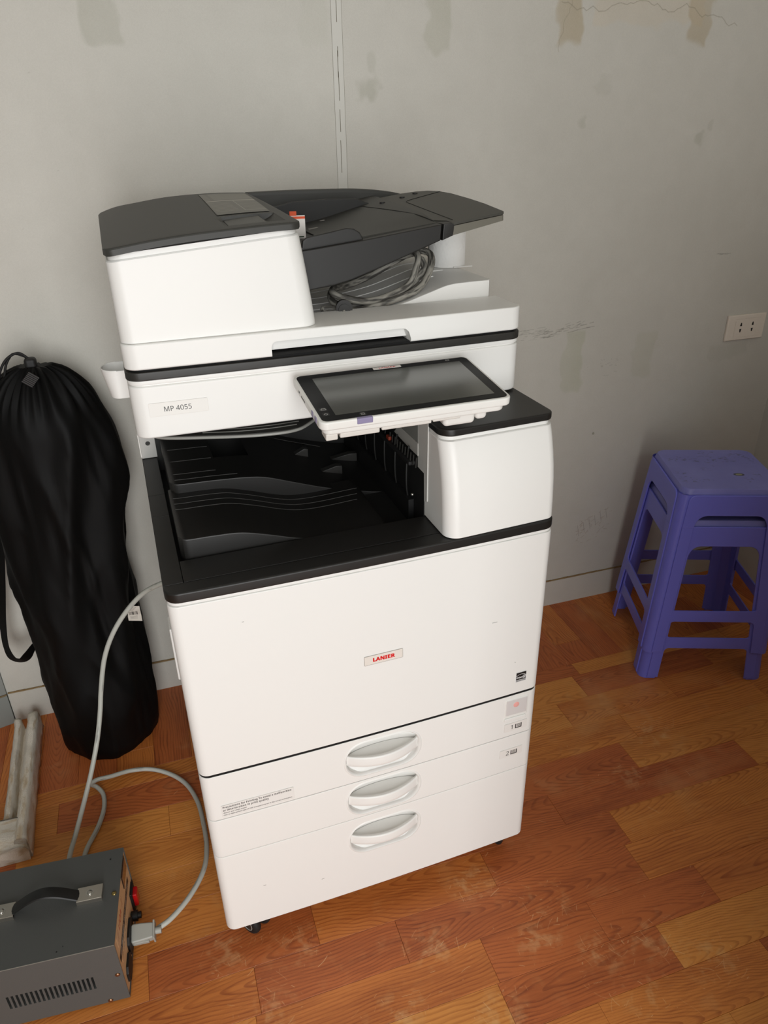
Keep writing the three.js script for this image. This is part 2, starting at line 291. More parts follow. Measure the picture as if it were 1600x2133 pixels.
const floorTex = [[-0.85, 0.45], [0.15, 1.45]].map(([tx0, tx1], which) => {
  const w = 2048, h = 2048, tz0 = -0.78, tz1 = 0.5, out = new Float32Array(w * h * 3);
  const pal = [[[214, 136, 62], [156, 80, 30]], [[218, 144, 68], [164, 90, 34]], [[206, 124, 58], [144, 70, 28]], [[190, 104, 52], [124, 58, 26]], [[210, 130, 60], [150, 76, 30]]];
  planks.forEach((p, id) => {
    const [x0, x1, z0, z1, along, tone] = p, s = id * 13 + 1;
    const i0 = Math.max(0, Math.floor((x0 - tx0) / (tx1 - tx0) * w)), i1 = Math.min(w - 1, Math.ceil((x1 - tx0) / (tx1 - tx0) * w)), j0 = Math.max(0, Math.floor((z0 - tz0) / (tz1 - tz0) * h)), j1 = Math.min(h - 1, Math.ceil((z1 - tz0) / (tz1 - tz0) * h));
    if (i1 <= i0 || j1 <= j0) return;
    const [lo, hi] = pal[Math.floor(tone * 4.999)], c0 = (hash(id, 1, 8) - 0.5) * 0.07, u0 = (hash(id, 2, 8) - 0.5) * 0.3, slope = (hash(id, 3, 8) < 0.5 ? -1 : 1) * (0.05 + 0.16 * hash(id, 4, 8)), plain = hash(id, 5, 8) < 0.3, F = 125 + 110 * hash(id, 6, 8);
    for (let j = j0; j <= j1; j++) for (let i = i0; i <= i1; i++) {
      const x = tx0 + (i + 0.5) / w * (tx1 - tx0), z = tz0 + (j + 0.5) / h * (tz1 - tz0);
      const u = along === 'x' ? x - (x0 + x1) / 2 : z - (z0 + z1) / 2, v = along === 'x' ? z - (z0 + z1) / 2 : x - (x0 + x1) / 2;
      const wob = (noise(u * 9, v * 16, s) - 0.5) * 0.02 + (noise(u * 28, v * 40, s + 1) - 0.5) * 0.005;
      const f = plain ? F * (v + wob * 0.8 + 0.1) : F * (Math.sqrt((v - c0 + wob) ** 2 + 0.00012) + (u - u0) * slope + 0.3);
      const f2 = f + 1.3 * noise(u * 4 + 9, v * 14, s + 8) + 0.5 * noise(u * 16, v * 50, s + 9), fr = f2 - Math.floor(f2), line = smooth(0.5, 0.9, fr) * smooth(1.0, 0.95, fr) * (0.35 + 0.65 * noise(u * 14, v * 60, s + 2));
      const fib = noise(u * 55, v * 900, s + 3), fib2 = noise(u * 18, v * 300, s + 4), big = noise(u * 5, v * 22, s + 5);
      let k = clamp(0.55 * line + 0.26 * (fib - 0.45) + 0.34 * (fib2 - 0.4) + 0.45 * (big - 0.4));
      const o = 3 * (j * w + i);
      for (let c = 0; c < 3; c++) out[o + c] = lerp(lo[c], hi[c], k);
    }
  });
  // dust film and dried scratches
  const put = (i, j, a) => { if (i < 0 || j < 0 || i >= w || j >= h) return; const o = 3 * (j * w + i); out[o] = lerp(out[o], 226, a); out[o + 1] = lerp(out[o + 1], 190, a); out[o + 2] = lerp(out[o + 2], 146, a); };
  const spots = [[0.17, 0.02], [0.28, 0.10], [0.33, 0.22], [0.43, 0.23], [0.50, 0.29], [-0.18, 0.03], [0.24, 0.16], [0.05, 0.11], [0.62, -0.11], [-0.3, 0.0], [0.12, 0.26], [0.36, 0.30], [-0.05, 0.2], [-0.25, 0.13], [0.75, -0.2]];
  for (let j = 0; j < h; j++) for (let i = 0; i < w; i++) {
    const x = tx0 + i / w * (tx1 - tx0), z = tz0 + j / h * (tz1 - tz0);
    let near = 0; for (const q of spots) { const dq = (x - q[0]) ** 2 + ((z - q[1]) * 1.3) ** 2; if (dq < 0.0036) near = Math.max(near, 1 - dq / 0.0036); }
    const a = near * 0.42 * smooth(0.42, 0.8, fbm(x * 60, z * 60, 80)) + smooth(0.56, 0.85, fbm(x * 7, z * 7, 70)) * 0.24 + smooth(0.62, 0.9, fbm(x * 26, z * 26, 74)) * 0.14 + (hash(i, j, 78) > 0.996 ? 0.2 : 0);
    if (a > 0) put(i, j, a);
  }
  seed = 404;
  for (let k = 0; k < 620; k++) {
    const q = spots[Math.floor(rnd() * spots.length)], far = rnd() < 0.35, cx = far ? lerp(-0.7, 1.3, rnd()) : q[0] + (rnd() - 0.5) * 0.12, cz = far ? lerp(-0.5, 0.45, rnd()) : q[1] + (rnd() - 0.5) * 0.09;
    const l = 0.002 + rnd() * rnd() * 0.028, a = rnd() * 6.28, bend = (rnd() - 0.5) * 60, n = Math.ceil(l * 3200), op = 0.15 + 0.5 * rnd() * rnd();
    let x = cx, z = cz, t = a;
    for (let i = 0; i < n; i++) { x += Math.cos(t) / 3200; z += Math.sin(t) / 3200; t += bend / 3200; const I = Math.floor((x - tx0) / (tx1 - tx0) * w), J = Math.floor((z - tz0) / (tz1 - tz0) * h); put(I, J, op); if (k % 3 === 0) put(I + 1, J, op * 0.6); }
  }
  const d = new Uint8Array(w * h * 4);
  for (let i = 0; i < w * h; i++) { for (let c = 0; c < 3; c++) d[4 * i + c] = clamp(out[3 * i + c] || [150, 78, 38][c], 0, 255); d[4 * i + 3] = 255; }
  const t = finish(d, w, h); t.wrapS = t.wrapT = THREE.MirroredRepeatWrapping;
  return { tx0, tx1, tz0, tz1, mat: std('#ffffff', 0.5, { map: t }) };
});
{
  const fl = struct('floor', box(ROOM.left - 0.1, ROOM.right + 0.1, -0.08, -0.0035, ROOM.back - 0.1, ROOM.front + 0.1), std('#4a2610', 0.7));
  const g = 0.0002;
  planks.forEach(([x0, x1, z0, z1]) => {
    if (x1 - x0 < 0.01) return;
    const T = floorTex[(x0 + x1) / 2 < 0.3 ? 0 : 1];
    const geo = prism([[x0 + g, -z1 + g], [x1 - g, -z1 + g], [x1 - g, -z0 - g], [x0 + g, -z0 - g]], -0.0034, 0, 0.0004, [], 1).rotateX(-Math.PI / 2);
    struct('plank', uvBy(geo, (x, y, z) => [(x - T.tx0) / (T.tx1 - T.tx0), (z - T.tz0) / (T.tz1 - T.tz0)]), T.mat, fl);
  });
}

// ---------------------------------------------------------------- photocopier
const HW = 0.2935, SAG = 0.0043;
const zf = (x) => -SAG * (x / HW) ** 2;
function frontOutline(hw, zBack, off = 0, r = 0.016, sag = SAG, zc = 0) {   // bowed front edge with rounded corners, square back
  const p = [[-hw, zBack]], f = (x) => zc + off - sag * (x / HW) ** 2, n = 26;
  for (let i = 0; i <= 8; i++) { const a = Math.PI - (i / 8) * Math.PI / 2; p.push([-hw + r + r * Math.cos(a), f(-hw + r) - r + r * Math.sin(a)]); }
  for (let i = 1; i < n; i++) { const x = lerp(-hw + r, hw - r, i / n); p.push([x, f(x)]); }
  for (let i = 0; i <= 8; i++) { const a = Math.PI / 2 - (i / 8) * Math.PI / 2; p.push([hw - r + r * Math.cos(a), f(hw - r) - r + r * Math.sin(a)]); }
  p.push([hw, zBack]); return p;
}
const pc = thing('photocopier', 'large white floor-standing photocopier with black trim, three drawers and tilted touch panel', 'photocopier', [0, 0, 0], 0.0271);
// cabinet core
mesh('cabinet', parts([box(-0.289, 0.289, 0.062, 0.727, -0.675, -0.0455), box(-0.289, -0.2668, 0.7268, 0.749, -0.675, -0.0455), box(0.121, 0.289, 0.7268, 0.749, -0.675, -0.0455), box(-0.2667, 0.1212, 0.7268, 0.749, -0.0855, -0.0455), planSlab(frontOutline(0.2925, -0.05, -0.0015), 0.7446, 0.749, 0.0008), box(-HW, HW, 0.745, 0.93, -0.675, -0.4955)]), M.white, pc);
for (const [y0, y1, m, o] of [[0.741, 0.7446, M.white, 0.003], [0.4265, 0.4322, M.blackGap, 0.0011], [0.3305, 0.334, std('#a5a39f', 0.7), 0.0013], [0.2438, 0.2475, std('#c2c0bb', 0.7), 0.0013]].map((q) => q)) mesh('seam', planSlab(frontOutline(HW - o, -0.045, -o), y0, y1, 0), m, pc);  // black and grey strips stand in for the shade inside the panel gaps
const plate = (geo, tex, parent, name, rough = 0.5) => mesh(name, geo, std('#ffffff', rough, { map: tex }), parent);
function decal(w, h, x, y, tex, parent, name, rough = 0.45, lift = 0.0007) {
  const m = plate(rboxFace(w, h), tex, parent, name, rough); m.position.set(x, y, zf(x) + lift - 0.0003); m.rotation.y = Math.atan(2 * SAG * x / HW ** 2); return m;
}
function rboxFace(w, h, t = 0.0004, r = 0.0015) { // a thin sticker, print over its whole face
  const sh = new THREE.Shape(), a = w / 2, b = h / 2; sh.moveTo(-a + r, -b); sh.lineTo(a - r, -b); sh.quadraticCurveTo(a, -b, a, -b + r); sh.lineTo(a, b - r); sh.quadraticCurveTo(a, b, a - r, b); sh.lineTo(-a + r, b); sh.quadraticCurveTo(-a, b, -a, b - r); sh.lineTo(-a, -b + r); sh.quadraticCurveTo(-a, -b, -a + r, -b);
  return uvBy(new THREE.ExtrudeGeometry(sh, { depth: t, bevelEnabled: false, curveSegments: 4 }), (x, y) => [x / w + 0.5, y / h + 0.5]);
}
// front door
const door = mesh('front_door', planSlab(frontOutline(HW, -0.028), 0.4315, 0.7437, 0.0018), M.white, pc);
decal(0.0633, 0.0172, 0.0054, 0.5822, canvasTex(640, 174, (c, w, h) => {
  c.fillStyle = '#e4ddd4'; c.fillRect(0, 0, w, h); c.strokeStyle = '#8d8880'; c.lineWidth = 5; c.strokeRect(3, 3, w - 6, h - 6);
  c.fillStyle = '#d4161b'; c.font = 'bold 92px sans-serif'; c.textAlign = 'center'; c.textBaseline = 'middle'; c.save(); c.translate(w / 2, h / 2 + 4); c.scale(1.12, 1); c.lineWidth = 7; c.strokeStyle = '#d4161b'; c.fillText('LANIER', 0, 0); c.strokeText('LANIER', 0, 0); c.restore();
}), door, 'brand_badge');
decal(0.0205, 0.0212, 0.2548, 0.4662, canvasTex(256, 264, (c, w, h) => {
  c.fillStyle = '#151515'; c.fillRect(0, 0, w, h); c.strokeStyle = '#e8e8e8'; c.lineWidth = 8; c.strokeRect(4, 4, w - 8, h - 8);
  c.beginPath(); c.arc(w / 2, 230, 170, Math.PI * 1.2, Math.PI * 1.83); c.stroke();
  c.fillStyle = '#f4f4f4'; c.font = 'italic bold 74px serif'; c.fillText('energy', 14, 168);
  c.beginPath(); for (let k = 0; k < 10; k++) { const r = k % 2 ? 16 : 40, a = -Math.PI / 2 + k * Math.PI / 5; c.lineTo(206 + r * Math.cos(a), 120 + r * Math.sin(a)); } c.closePath(); c.lineWidth = 6; c.stroke();
  c.fillStyle = '#bdbdbd'; c.fillRect(8, 200, w - 16, 56); c.fillStyle = '#222'; c.font = 'bold 40px sans-serif'; c.fillText('ENERGY STAR', 14, 243, 230);
}), door, 'rating_sticker');
for (const [x, y, l] of [[0.192, 0.595, 0.009], [-0.2, 0.7, 0.003], [0.24, 0.5, 0.002]]) mesh('scratch', box(x, x + l, y, y + 0.0012, zf(x) - 0.0002, zf(x) + 0.0001), std('#b0b0ac', 0.7), door);
// drawers with recessed oval pulls
const stadium = (w, h, x, y, r) => { const p = []; for (let k = 0; k < 4; k++) { const sx = [1, -1, -1, 1][k], sy = [1, 1, -1, -1][k]; for (let i = 0; i <= 8; i++) { const a = k * Math.PI / 2 + (i / 8) * Math.PI / 2; p.push([x + sx * (w / 2 - r) + r * Math.cos(a), y + sy * (h / 2 - r) + r * Math.sin(a)]); } } return p; };
function drawer(y0, y1, hy) {
  const cx = 0.0015, HX = 0.0655, HT = 0.071, RR = 0.033;
  const d = mesh('drawer', cut(planSlab(frontOutline(HW, -0.028), y0, y1, 0.0018), prism(stadium(2 * HX, HT, cx, hy, RR), -0.06, 0.06)), M.white, pc);
  const rim = [];                                        // soft raised lip round the recess
  for (const [o, z] of [[0.004, -0.0006], [0.0026, 0.0008], [0.0008, 0.0011], [-0.0008, -0.0004], [-0.002, -0.004], [-0.0024, -0.03]]) rim.push(stadium(2 * (HX + o), HT + 2 * o, cx, hy, RR + o).map(([x, y]) => [x, y, zf(x) + z]));
  mesh('handle_rim', loft(rim, { caps: false, crease: 0.9 }), M.white, d);
  const pocket = [], fy = hy + 0.0035;                   // curved back of the recess above the grip
  for (const y of [hy + HT / 2 + 0.001, fy]) { const q = []; for (let i = 0; i <= 28; i++) { const a = Math.PI * i / 28; q.push([cx + (HX + 0.001) * Math.cos(a), y, -0.002 - 0.0215 * Math.sin(a) ** 0.8]); } pocket.push(q); }
  mesh('handle_pocket', loft(pocket, { close: false, caps: false, crease: 1 }), M.white, d);
  const bar = [], N = 36;                                // bowed grip
  for (let i = 0; i <= N; i++) {
    const t = i / N * 2 - 1, x = cx + t * 0.0632, zo = -0.004 + 0.0195 * Math.cos(t * Math.PI / 2) ** 0.8, th = 0.0062 + 0.0015 * (1 - t * t), yt = hy + 0.011, yb = hy - 0.0105;
    bar.push([[yb, zo - th], [yb, zo - 0.003], [yb + 0.002, zo - 0.0006], [hy - 0.003, zo], [yt - 0.003, zo - 0.0004], [yt - 0.0008, zo - 0.0014], [yt, zo - 0.003], [yt - 0.0008, zo - th + 0.0006], [yt - 0.004, zo - th]].map(([y, z]) => [x, y, z]));
  }
  const floorPts = []; for (let i = 0; i <= 28; i++) { const a = Math.PI * i / 28; floorPts.push([cx + HX * Math.cos(a), -0.002 - 0.021 * Math.sin(a) ** 0.8]); } for (let i = 0; i <= 20; i++) { const t = i / 10 - 1; floorPts.push([cx + t * 0.0625, -0.0075 + 0.0195 * Math.cos(t * Math.PI / 2) ** 0.8]); }
  const under = []; for (const [y, z, k] of [[hy - HT / 2 - 0.001, -0.001, 0.028], [hy - 0.0335, -0.005, 0.016], [hy - 0.029, -0.0095, 0.006], [hy - 0.02, -0.012, 0.001], [hy - 0.008, -0.013, 0]]) { const q = []; for (let i = 0; i <= 24; i++) { const t = i / 12 - 1; q.push([cx + t * (HX - k), y, z + 0.003 * (1 - t * t) * smooth(hy - 0.034, hy - 0.012, y)]); } under.push(q); }
  const h = mesh('handle', parts([loft(bar, { crease: 0.9 }), loft(under, { close: false, caps: false, crease: 1 })]), M.white, d);
  mesh('handle_floor', planSlab(floorPts, fy - 0.001, fy, 0), M.white, h);
  return d;
}
const d1 = drawer(0.3330, 0.4274, 0.381), d2 = drawer(0.2463, 0.3318, 0.2893), d3 = drawer(0.0555, 0.2451, 0.192);
const traySign = (n) => canvasTex(320, 130, (c, w, h) => {
  c.fillStyle = '#e9e6e1'; c.fillRect(0, 0, w, h); c.fillStyle = '#22201f'; c.font = '94px sans-serif'; c.textBaseline = 'middle'; c.fillText(n, 84, 68);
  c.lineWidth = 13; c.strokeStyle = '#22201f'; c.beginPath(); c.moveTo(160, 34); c.lineTo(160, 98); c.lineTo(238, 98); c.lineTo(238, 34); c.stroke();
  c.fillStyle = '#55514e'; for (let k = 0; k < 4; k++) c.fillRect(174, 36 + k * 14, 52, 8);
});
decal(0.046, 0.0187, 0.2525, 0.3545, traySign('1'), d1, 'tray_sign');
decal(0.046, 0.0187, 0.2475, 0.2925, traySign('2'), d2, 'tray_sign');
decal(0.1165, 0.0255, -0.2112, 0.3508, canvasTex(1400, 306, (c, w, h) => {
  c.fillStyle = '#dfdcd7'; c.fillRect(0, 0, w, h); c.fillStyle = '#e7e5e1'; c.fillRect(5, 5, w - 10, h - 10);
  c.fillStyle = '#191919'; c.font = 'bold 68px sans-serif'; c.fillText('Precautions for Printing To avoid a malfunction', 24, 78, 1330); c.fillText('or deterioration in print quality', 24, 152, 880);
  c.font = 'bold 40px sans-serif'; c.fillText('•Never use inkjet paper', 24, 210, 450); c.fillText('•Use an appropriate type of OHP transparency set in the correct orientation', 24, 266, 1330);
}), d1, 'notice_sticker');
for (const [x, y, l] of [[-0.222, 0.148, 0.012], [-0.12, 0.118, 0.005]]) mesh('scratch', box(0, l, 0, 0.0009, -0.0004, 0.0001).rotateZ(0.12).translate(x, y, zf(x)), std('#8b8a86', 0.8), d3);
{ // status window at the right end of the top drawer
  const lw = mesh('status_window', parts([rbox(0.2275, 0.2735, 0.378, 0.4205, -0.006, zf(0.25) + 0.0012, 0.003)]), M.panelWhite, d1);
  mesh('lens', rbox(0.230, 0.271, 0.384, 0.4185, -0.004, zf(0.25) + 0.0019, 0.002), std('#d6d2d0', 0.35), lw);
  mesh('status_light', new THREE.SphereGeometry(0.0058, 20, 10).scale(1, 1, 0.16).translate(0.2495, 0.4065, zf(0.25) + 0.0018), std('#e6aaa3', 0.4, { emissive: '#e0453c', emissiveIntensity: 0.08 }), lw);
  mesh('window_ledge', rbox(0.2275, 0.270, 0.371, 0.3785, -0.006, zf(0.25) + 0.0034, 0.0015), M.white, lw);
}
// casters
for (const [x, z, a] of [[-0.243, -0.040, 0.55], [0.255, -0.052, -0.7], [-0.243, -0.62, 0.2], [0.252, -0.62, 0.9]]) {
  const c = mesh('caster', rbox(-0.013, 0.013, 0.036, 0.064, -0.012, 0.016, 0.004), M.rubber, pc); c.position.set(x, 0, z); c.rotation.y = a;
  for (const q of [-1, 1]) { mesh('wheel', new THREE.TorusGeometry(0.0185, 0.0085, 14, 30).rotateY(Math.PI / 2).translate(q * 0.012, 0.027, 0), M.rubber, c); mesh('hub', cyl(0.0145, 0.0155, 0.0145, 28).rotateZ(-q * Math.PI / 2).translate(q * 0.0125, 0.027, 0), M.dark, c); mesh('hub_edge', new THREE.TorusGeometry(0.0152, 0.0011, 6, 30).rotateY(Math.PI / 2).translate(q * 0.0197, 0.027, 0), M.lip, c); }
}
// black deck round the paper outlet
const HOLE = [[-0.2665, -0.4952], [-0.2665, -0.0885], [0.12, -0.0885], [0.12, -0.4952]];
mesh('front_trim', planSlab(frontOutline(0.2945, -0.0296, 0.0012, 0.02), 0.7492, 0.7652, 0.0028, [], 3), M.darkTray, pc);
mesh('deck', planSlab([[-0.2665, -0.0303], [0.2945, -0.0303], [0.2945, -0.4952], [0.12, -0.4952], [0.12, -0.0878], [-0.2665, -0.0878]], 0.7492, 0.7648, 0.0008), M.darkTray, pc);
for (const [z0, z1] of [[-0.2392, -0.0303], [-0.3207, -0.2398], [-0.4952, -0.3213]]) mesh('deck_strip', rbox(-0.2945, -0.267, 0.7492, 0.7648, z0, z1, 0.001, 2), M.darkTray, pc);
mesh('outlet_floor', parts([box(-0.2665, 0.12, 0.728, 0.736, -0.4955, -0.0878)]), M.darkDeep, pc);
// paper outlet: waved two-level tray
const h1 = curve1([[-0.27, 0.7968], [-0.253, 0.7945], [-0.215, 0.7935], [-0.175, 0.7905], [-0.135, 0.779], [-0.096, 0.7655], [-0.067, 0.7588], [-0.03, 0.7572], [0.03, 0.7597], [0.12, 0.762]]);
const h2 = curve1([[-0.27, 0.812], [-0.244, 0.810], [-0.19, 0.808], [-0.133, 0.804], [-0.106, 0.799], [-0.06, 0.782], [-0.011, 0.764], [0.04, 0.749], [0.087, 0.738], [0.12, 0.735]]);
function waveBlock(hf, x0, x1, z0, z1, bottom, r) {
  const rings = [], n = 48;
  for (let i = 0; i <= n; i++) {
    const t = i / n, x = lerp(x0, x1, t * t * (3 - 2 * t) * 0.25 + t * 0.75), dl = x - x0, dr = x1 - x, e = Math.min(dl, dr);
    const inset = e < r ? r - Math.sqrt(Math.max(0, r * r - (r - e) ** 2)) : 0, zz1 = z1 - inset, y = hf(x), b = 0.0022, yb = y - (e < b ? b - Math.sqrt(Math.max(0, b * b - (b - e) ** 2)) : 0);
    rings.push([[x, bottom, z0], [x, bottom, zz1], [x, yb - b, zz1], [x, yb - 0.3 * b, zz1 - 0.3 * b], [x, yb, zz1 - b], [x, yb, z0]].map((q) => q));
  }
  return loft(rings, { crease: 0.55 });
}
const tray = mesh('output_tray', waveBlock(h1, -0.2625, 0.048, -0.27, -0.0925, 0.736, 0.013), M.darkTray, pc);
for (const z of [-0.192, -0.212, -0.232]) mesh('rib', tube(Array.from({ length: 30 }, (_, i) => { const x = lerp(-0.258, 0.03 + (z + 0.19) * -0.3, i / 29); return [x, h1(x) + 0.0002, z]; }), 0.00085, 60, 6), M.dark, tray);
const tray2 = mesh('rear_output_tray', cut(waveBlock(h2, -0.258, 0.105, -0.494, -0.25, 0.736, 0.014), box(-0.178, -0.118, 0.785, 0.83, -0.455, -0.345)), M.darkTray, pc);
for (const z of [-0.267, -0.29, -0.345, -0.40, -0.455]) mesh('rib', tube(Array.from({ length: 10 }, (_, i) => { const x = lerp(-0.25, z < -0.28 && z > -0.5 ? -0.182 : -0.15, i / 9); return [x, h2(x) + 0.0002, z]; }), 0.00085, 30, 6), M.dark, tray2);
mesh('rib', tube([[-0.254, h2(-0.254), -0.46], [-0.25, h2(-0.25), -0.47], [-0.18, h2(-0.18), -0.47], [-0.12, h2(-0.12), -0.47], [-0.04, h2(-0.04), -0.468], [0.04, h2(0.04), -0.462]], 0.001, 40, 6), M.dark, tray2);
for (const [x, z, l] of [[0.0, -0.33, 0.045], [0.035, -0.40, 0.06], [-0.03, -0.40, 0.03]]) mesh('paper_stop', prism([[x, h2(x) - 0.004], [x + l, h2(x + l) - 0.002], [x + l, h2(x + l) + 0.016], [x + l * 0.75, h2(x + l) + 0.017]], z - 0.008, z + 0.006, 0.001), M.dark, tray2);
// inside of the outlet
mesh('outlet_back', parts([box(-0.2665, 0.12, 0.736, 0.931, -0.4955, -0.493), box(-0.262, 0.1, 0.82, 0.826, -0.493, -0.488), box(-0.262, 0.1, 0.85, 0.854, -0.493, -0.487)]), M.darkDeep, pc);
const post = mesh('rear_post', cut(rbox(-0.2938, -0.2662, 0.7655, 0.932, -0.4955, -0.489, 0.001), cyl(0.0043, 0.0043, 0.03, 20).rotateX(Math.PI / 2).translate(-0.2797, 0.7945, -0.489)), M.sideGrey, pc);
mesh('screw_hole', cyl(0.0046, 0.0046, 0.001, 20).rotateX(Math.PI / 2).translate(-0.2797, 0.7945, -0.4935), M.dark, post);
mesh('post_edge', box(-0.2958, -0.2936, 0.7655, 0.932, -0.52, -0.4965), M.white, post);
const exitWall = mesh('exit_unit', parts([box(0.107, 0.122, 0.736, 0.931, -0.4955, -0.088), box(0.098, 0.107, 0.736, 0.775, -0.49, -0.13), rbox(0.094, 0.107, 0.838, 0.846, -0.48, -0.12, 0.003)]), M.black, pc);
for (let k = 0; k < 7; k++) mesh('guide_rib', tube([[0.105, 0.765, -0.46 + k * 0.052], [0.1005, 0.79, -0.457 + k * 0.052], [0.1, 0.83, -0.455 + k * 0.052], [0.104, 0.862, -0.456 + k * 0.052]], 0.0016, 16, 6), M.darkDeep, exitWall);
for (let k = 0; k < 11; k++) mesh('brush_tooth', box(-0.0008, 0.0008, -0.009, 0.009, -0.0012, 0.0012).rotateX(0.2).translate(0.0985, 0.852, -0.215 + k * 0.0115), M.dark, exitWall);
mesh('release_tab', rbox(0.095, 0.101, 0.846, 0.853, -0.225, -0.212, 0.0015), std('#7a2a12', 0.5), exitWall);
mesh('sensor_lens', new THREE.SphereGeometry(0.0025, 10, 8).translate(0.0985, 0.7915, -0.115), M.chrome, exitWall);
{
  const zy = (list) => list.map(([y, z]) => [-z, y]);     // outline in the plane of the outlet's right side
  const side = (list, x0, x1) => prism(zy(list), x0, x1, 0).rotateY(Math.PI / 2);
  const br = mesh('side_bracket', side([[0.9005, -0.1386], [0.931, -0.127], [0.931, -0.0745], [0.7954, -0.0755], [0.7909, -0.087], [0.838, -0.0881], [0.8385, -0.1128], [0.9007, -0.1136]], 0.1068, 0.1083), M.sideGrey, pc);
  mesh('beam', side([[0.8603, -0.2146], [0.8787, -0.192], [0.878, -0.111], [0.8575, -0.111], [0.8575, -0.148]], 0.1058, 0.1085), std('#b4b2ac', 0.5), br);
  mesh('cover_plate', side([[0.8785, -0.205], [0.931, -0.215], [0.931, -0.112], [0.8785, -0.112]], 0.1064, 0.1085), std('#7f807b', 0.55), br);
}
// upper inner tray under the scanner
{
  const o = [[-0.276, -0.251], [-0.268, -0.236], [-0.257, -0.2256], [-0.24, -0.2175], [-0.183, -0.1985], [-0.145, -0.187], [-0.107, -0.180], [-0.075, -0.1795], [-0.0575, -0.1855], [-0.045, -0.196], [-0.03, -0.212], [-0.01, -0.26], [0.05, -0.30], [0.09, -0.32], [0.09, -0.48], [-0.276, -0.48]];
  const up = mesh('inner_tray', planSlab(o, 0.8985, 0.903, 0.001), M.darkTop, pc);
  const e = o.slice(0, 11);
  mesh('tray_lip', tube(e.map(([x, z]) => [x, 0.9, z + 0.0012]), 0.0026, 80, 8), M.lip, up);
  for (let k = 0; k < 6; k++) mesh('rib', tube([[-0.20 + 0.012 * k, 0.9035, -0.214 - k * 0.0125], [-0.15, 0.9035, -0.200 - k * 0.0125], [-0.10, 0.9035, -0.194 - k * 0.0125], [-0.06 + 0.006 * k, 0.9035, -0.195 - k * 0.0125]], 0.0009, 30, 6), std('#7c7c76', 0.4), up);
}
// control tower at the right
{
  const prof = curve1([[0.766, 0.0005], [0.80, -0.0012], [0.84, -0.0055], [0.87, -0.012], [0.90, -0.0215], [0.9125, -0.0275]]), rings = [];
  const ys = [0.766, 0.7672, 0.775, 0.79, 0.81, 0.83, 0.85, 0.87, 0.885, 0.897, 0.906, 0.9095, 0.9105];
  ys.forEach((y, k) => {
    const ins = k === 0 ? 0.0012 : k === ys.length - 1 ? 0.0012 : 0, z1 = prof(y) - ins, bul = 0.0, out = [];
    for (const [x, z] of rrect(0.1082 + ins, HW + bul - ins, -0.4, z1, [0.021, 0.014, 0, 0], 10)) { const e = Math.max(0, (x - 0.2) / 0.0935); out.push([x, y, z - (z > -0.3 ? 0.009 * e * e : 0)]); }
    rings.push(out);
  });
  const tw = mesh('control_tower', loft(rings, { crease: 0.5 }), M.white, pc);
  const neck = rrect(0.1105, HW - 0.003, -0.4, prof(0.9125) - 0.003, [0.019, 0.012, 0, 0], 8).map(([x, z]) => [x, z - (z > -0.3 ? 0.009 * Math.max(0, (x - 0.2) / 0.0935) ** 2 : 0)]);
  mesh('tower_neck', planSlab(neck, 0.910, 0.9165, 0.0006), M.white, tw);
  const cap = rrect(0.1075, HW + 0.0005, -0.42, prof(0.9125) + 0.001, [0.022, 0.014, 0, 0], 10).map(([x, z]) => [x, z - (z > -0.3 ? 0.009 * Math.max(0, (x - 0.2) / 0.0935) ** 2 : 0)]);
  mesh('tower_cap', planSlab(cap, 0.9165, 0.9275, 0.0022, [], 3), M.darkTray, tw);
}
// scanner
const SZ = -0.1405;
const scanOut = (hw, off, r = 0.02) => frontOutline(hw, -0.672, off, r, SAG, SZ);
const scan = mesh('scanner_body', parts([planSlab(scanOut(0.2925, 0), 0.9305, 1.004, 0.0032, [], 4), planSlab(scanOut(0.2905, -0.003), 1.0035, 1.0058, 0), planSlab(scanOut(0.2925, -0.0008), 1.0056, 1.0116, 0.0012)]), M.white, pc);
mesh('platen_bezel', parts([planSlab(scanOut(0.2935, 0.001), 1.0118, 1.0232, 0.0018)]), M.dark, pc);
mesh('platen_gap', planSlab(scanOut(0.2885, -0.004), 1.023, 1.0268, 0), M.blackGap, pc);
{
  const m = plate(rboxFace(0.0785, 0.0188), canvasTex(1024, 246, (c, w, h) => {
    c.fillStyle = '#ebe9e4'; c.fillRect(0, 0, w, h); c.strokeStyle = '#dedad4'; c.lineWidth = 5; c.strokeRect(2, 2, w - 4, h - 4);
    c.fillStyle = '#24272a'; c.font = '126px sans-serif'; c.textBaseline = 'middle'; c.fillText('MP 4055', 246, 126, 540);
  }), scan, 'model_sticker');
  m.position.set(-0.232, 0.971, SZ + zf(0.232) + 0.0004); m.rotation.y = Math.atan(2 * SAG * -0.232 / HW ** 2);
}
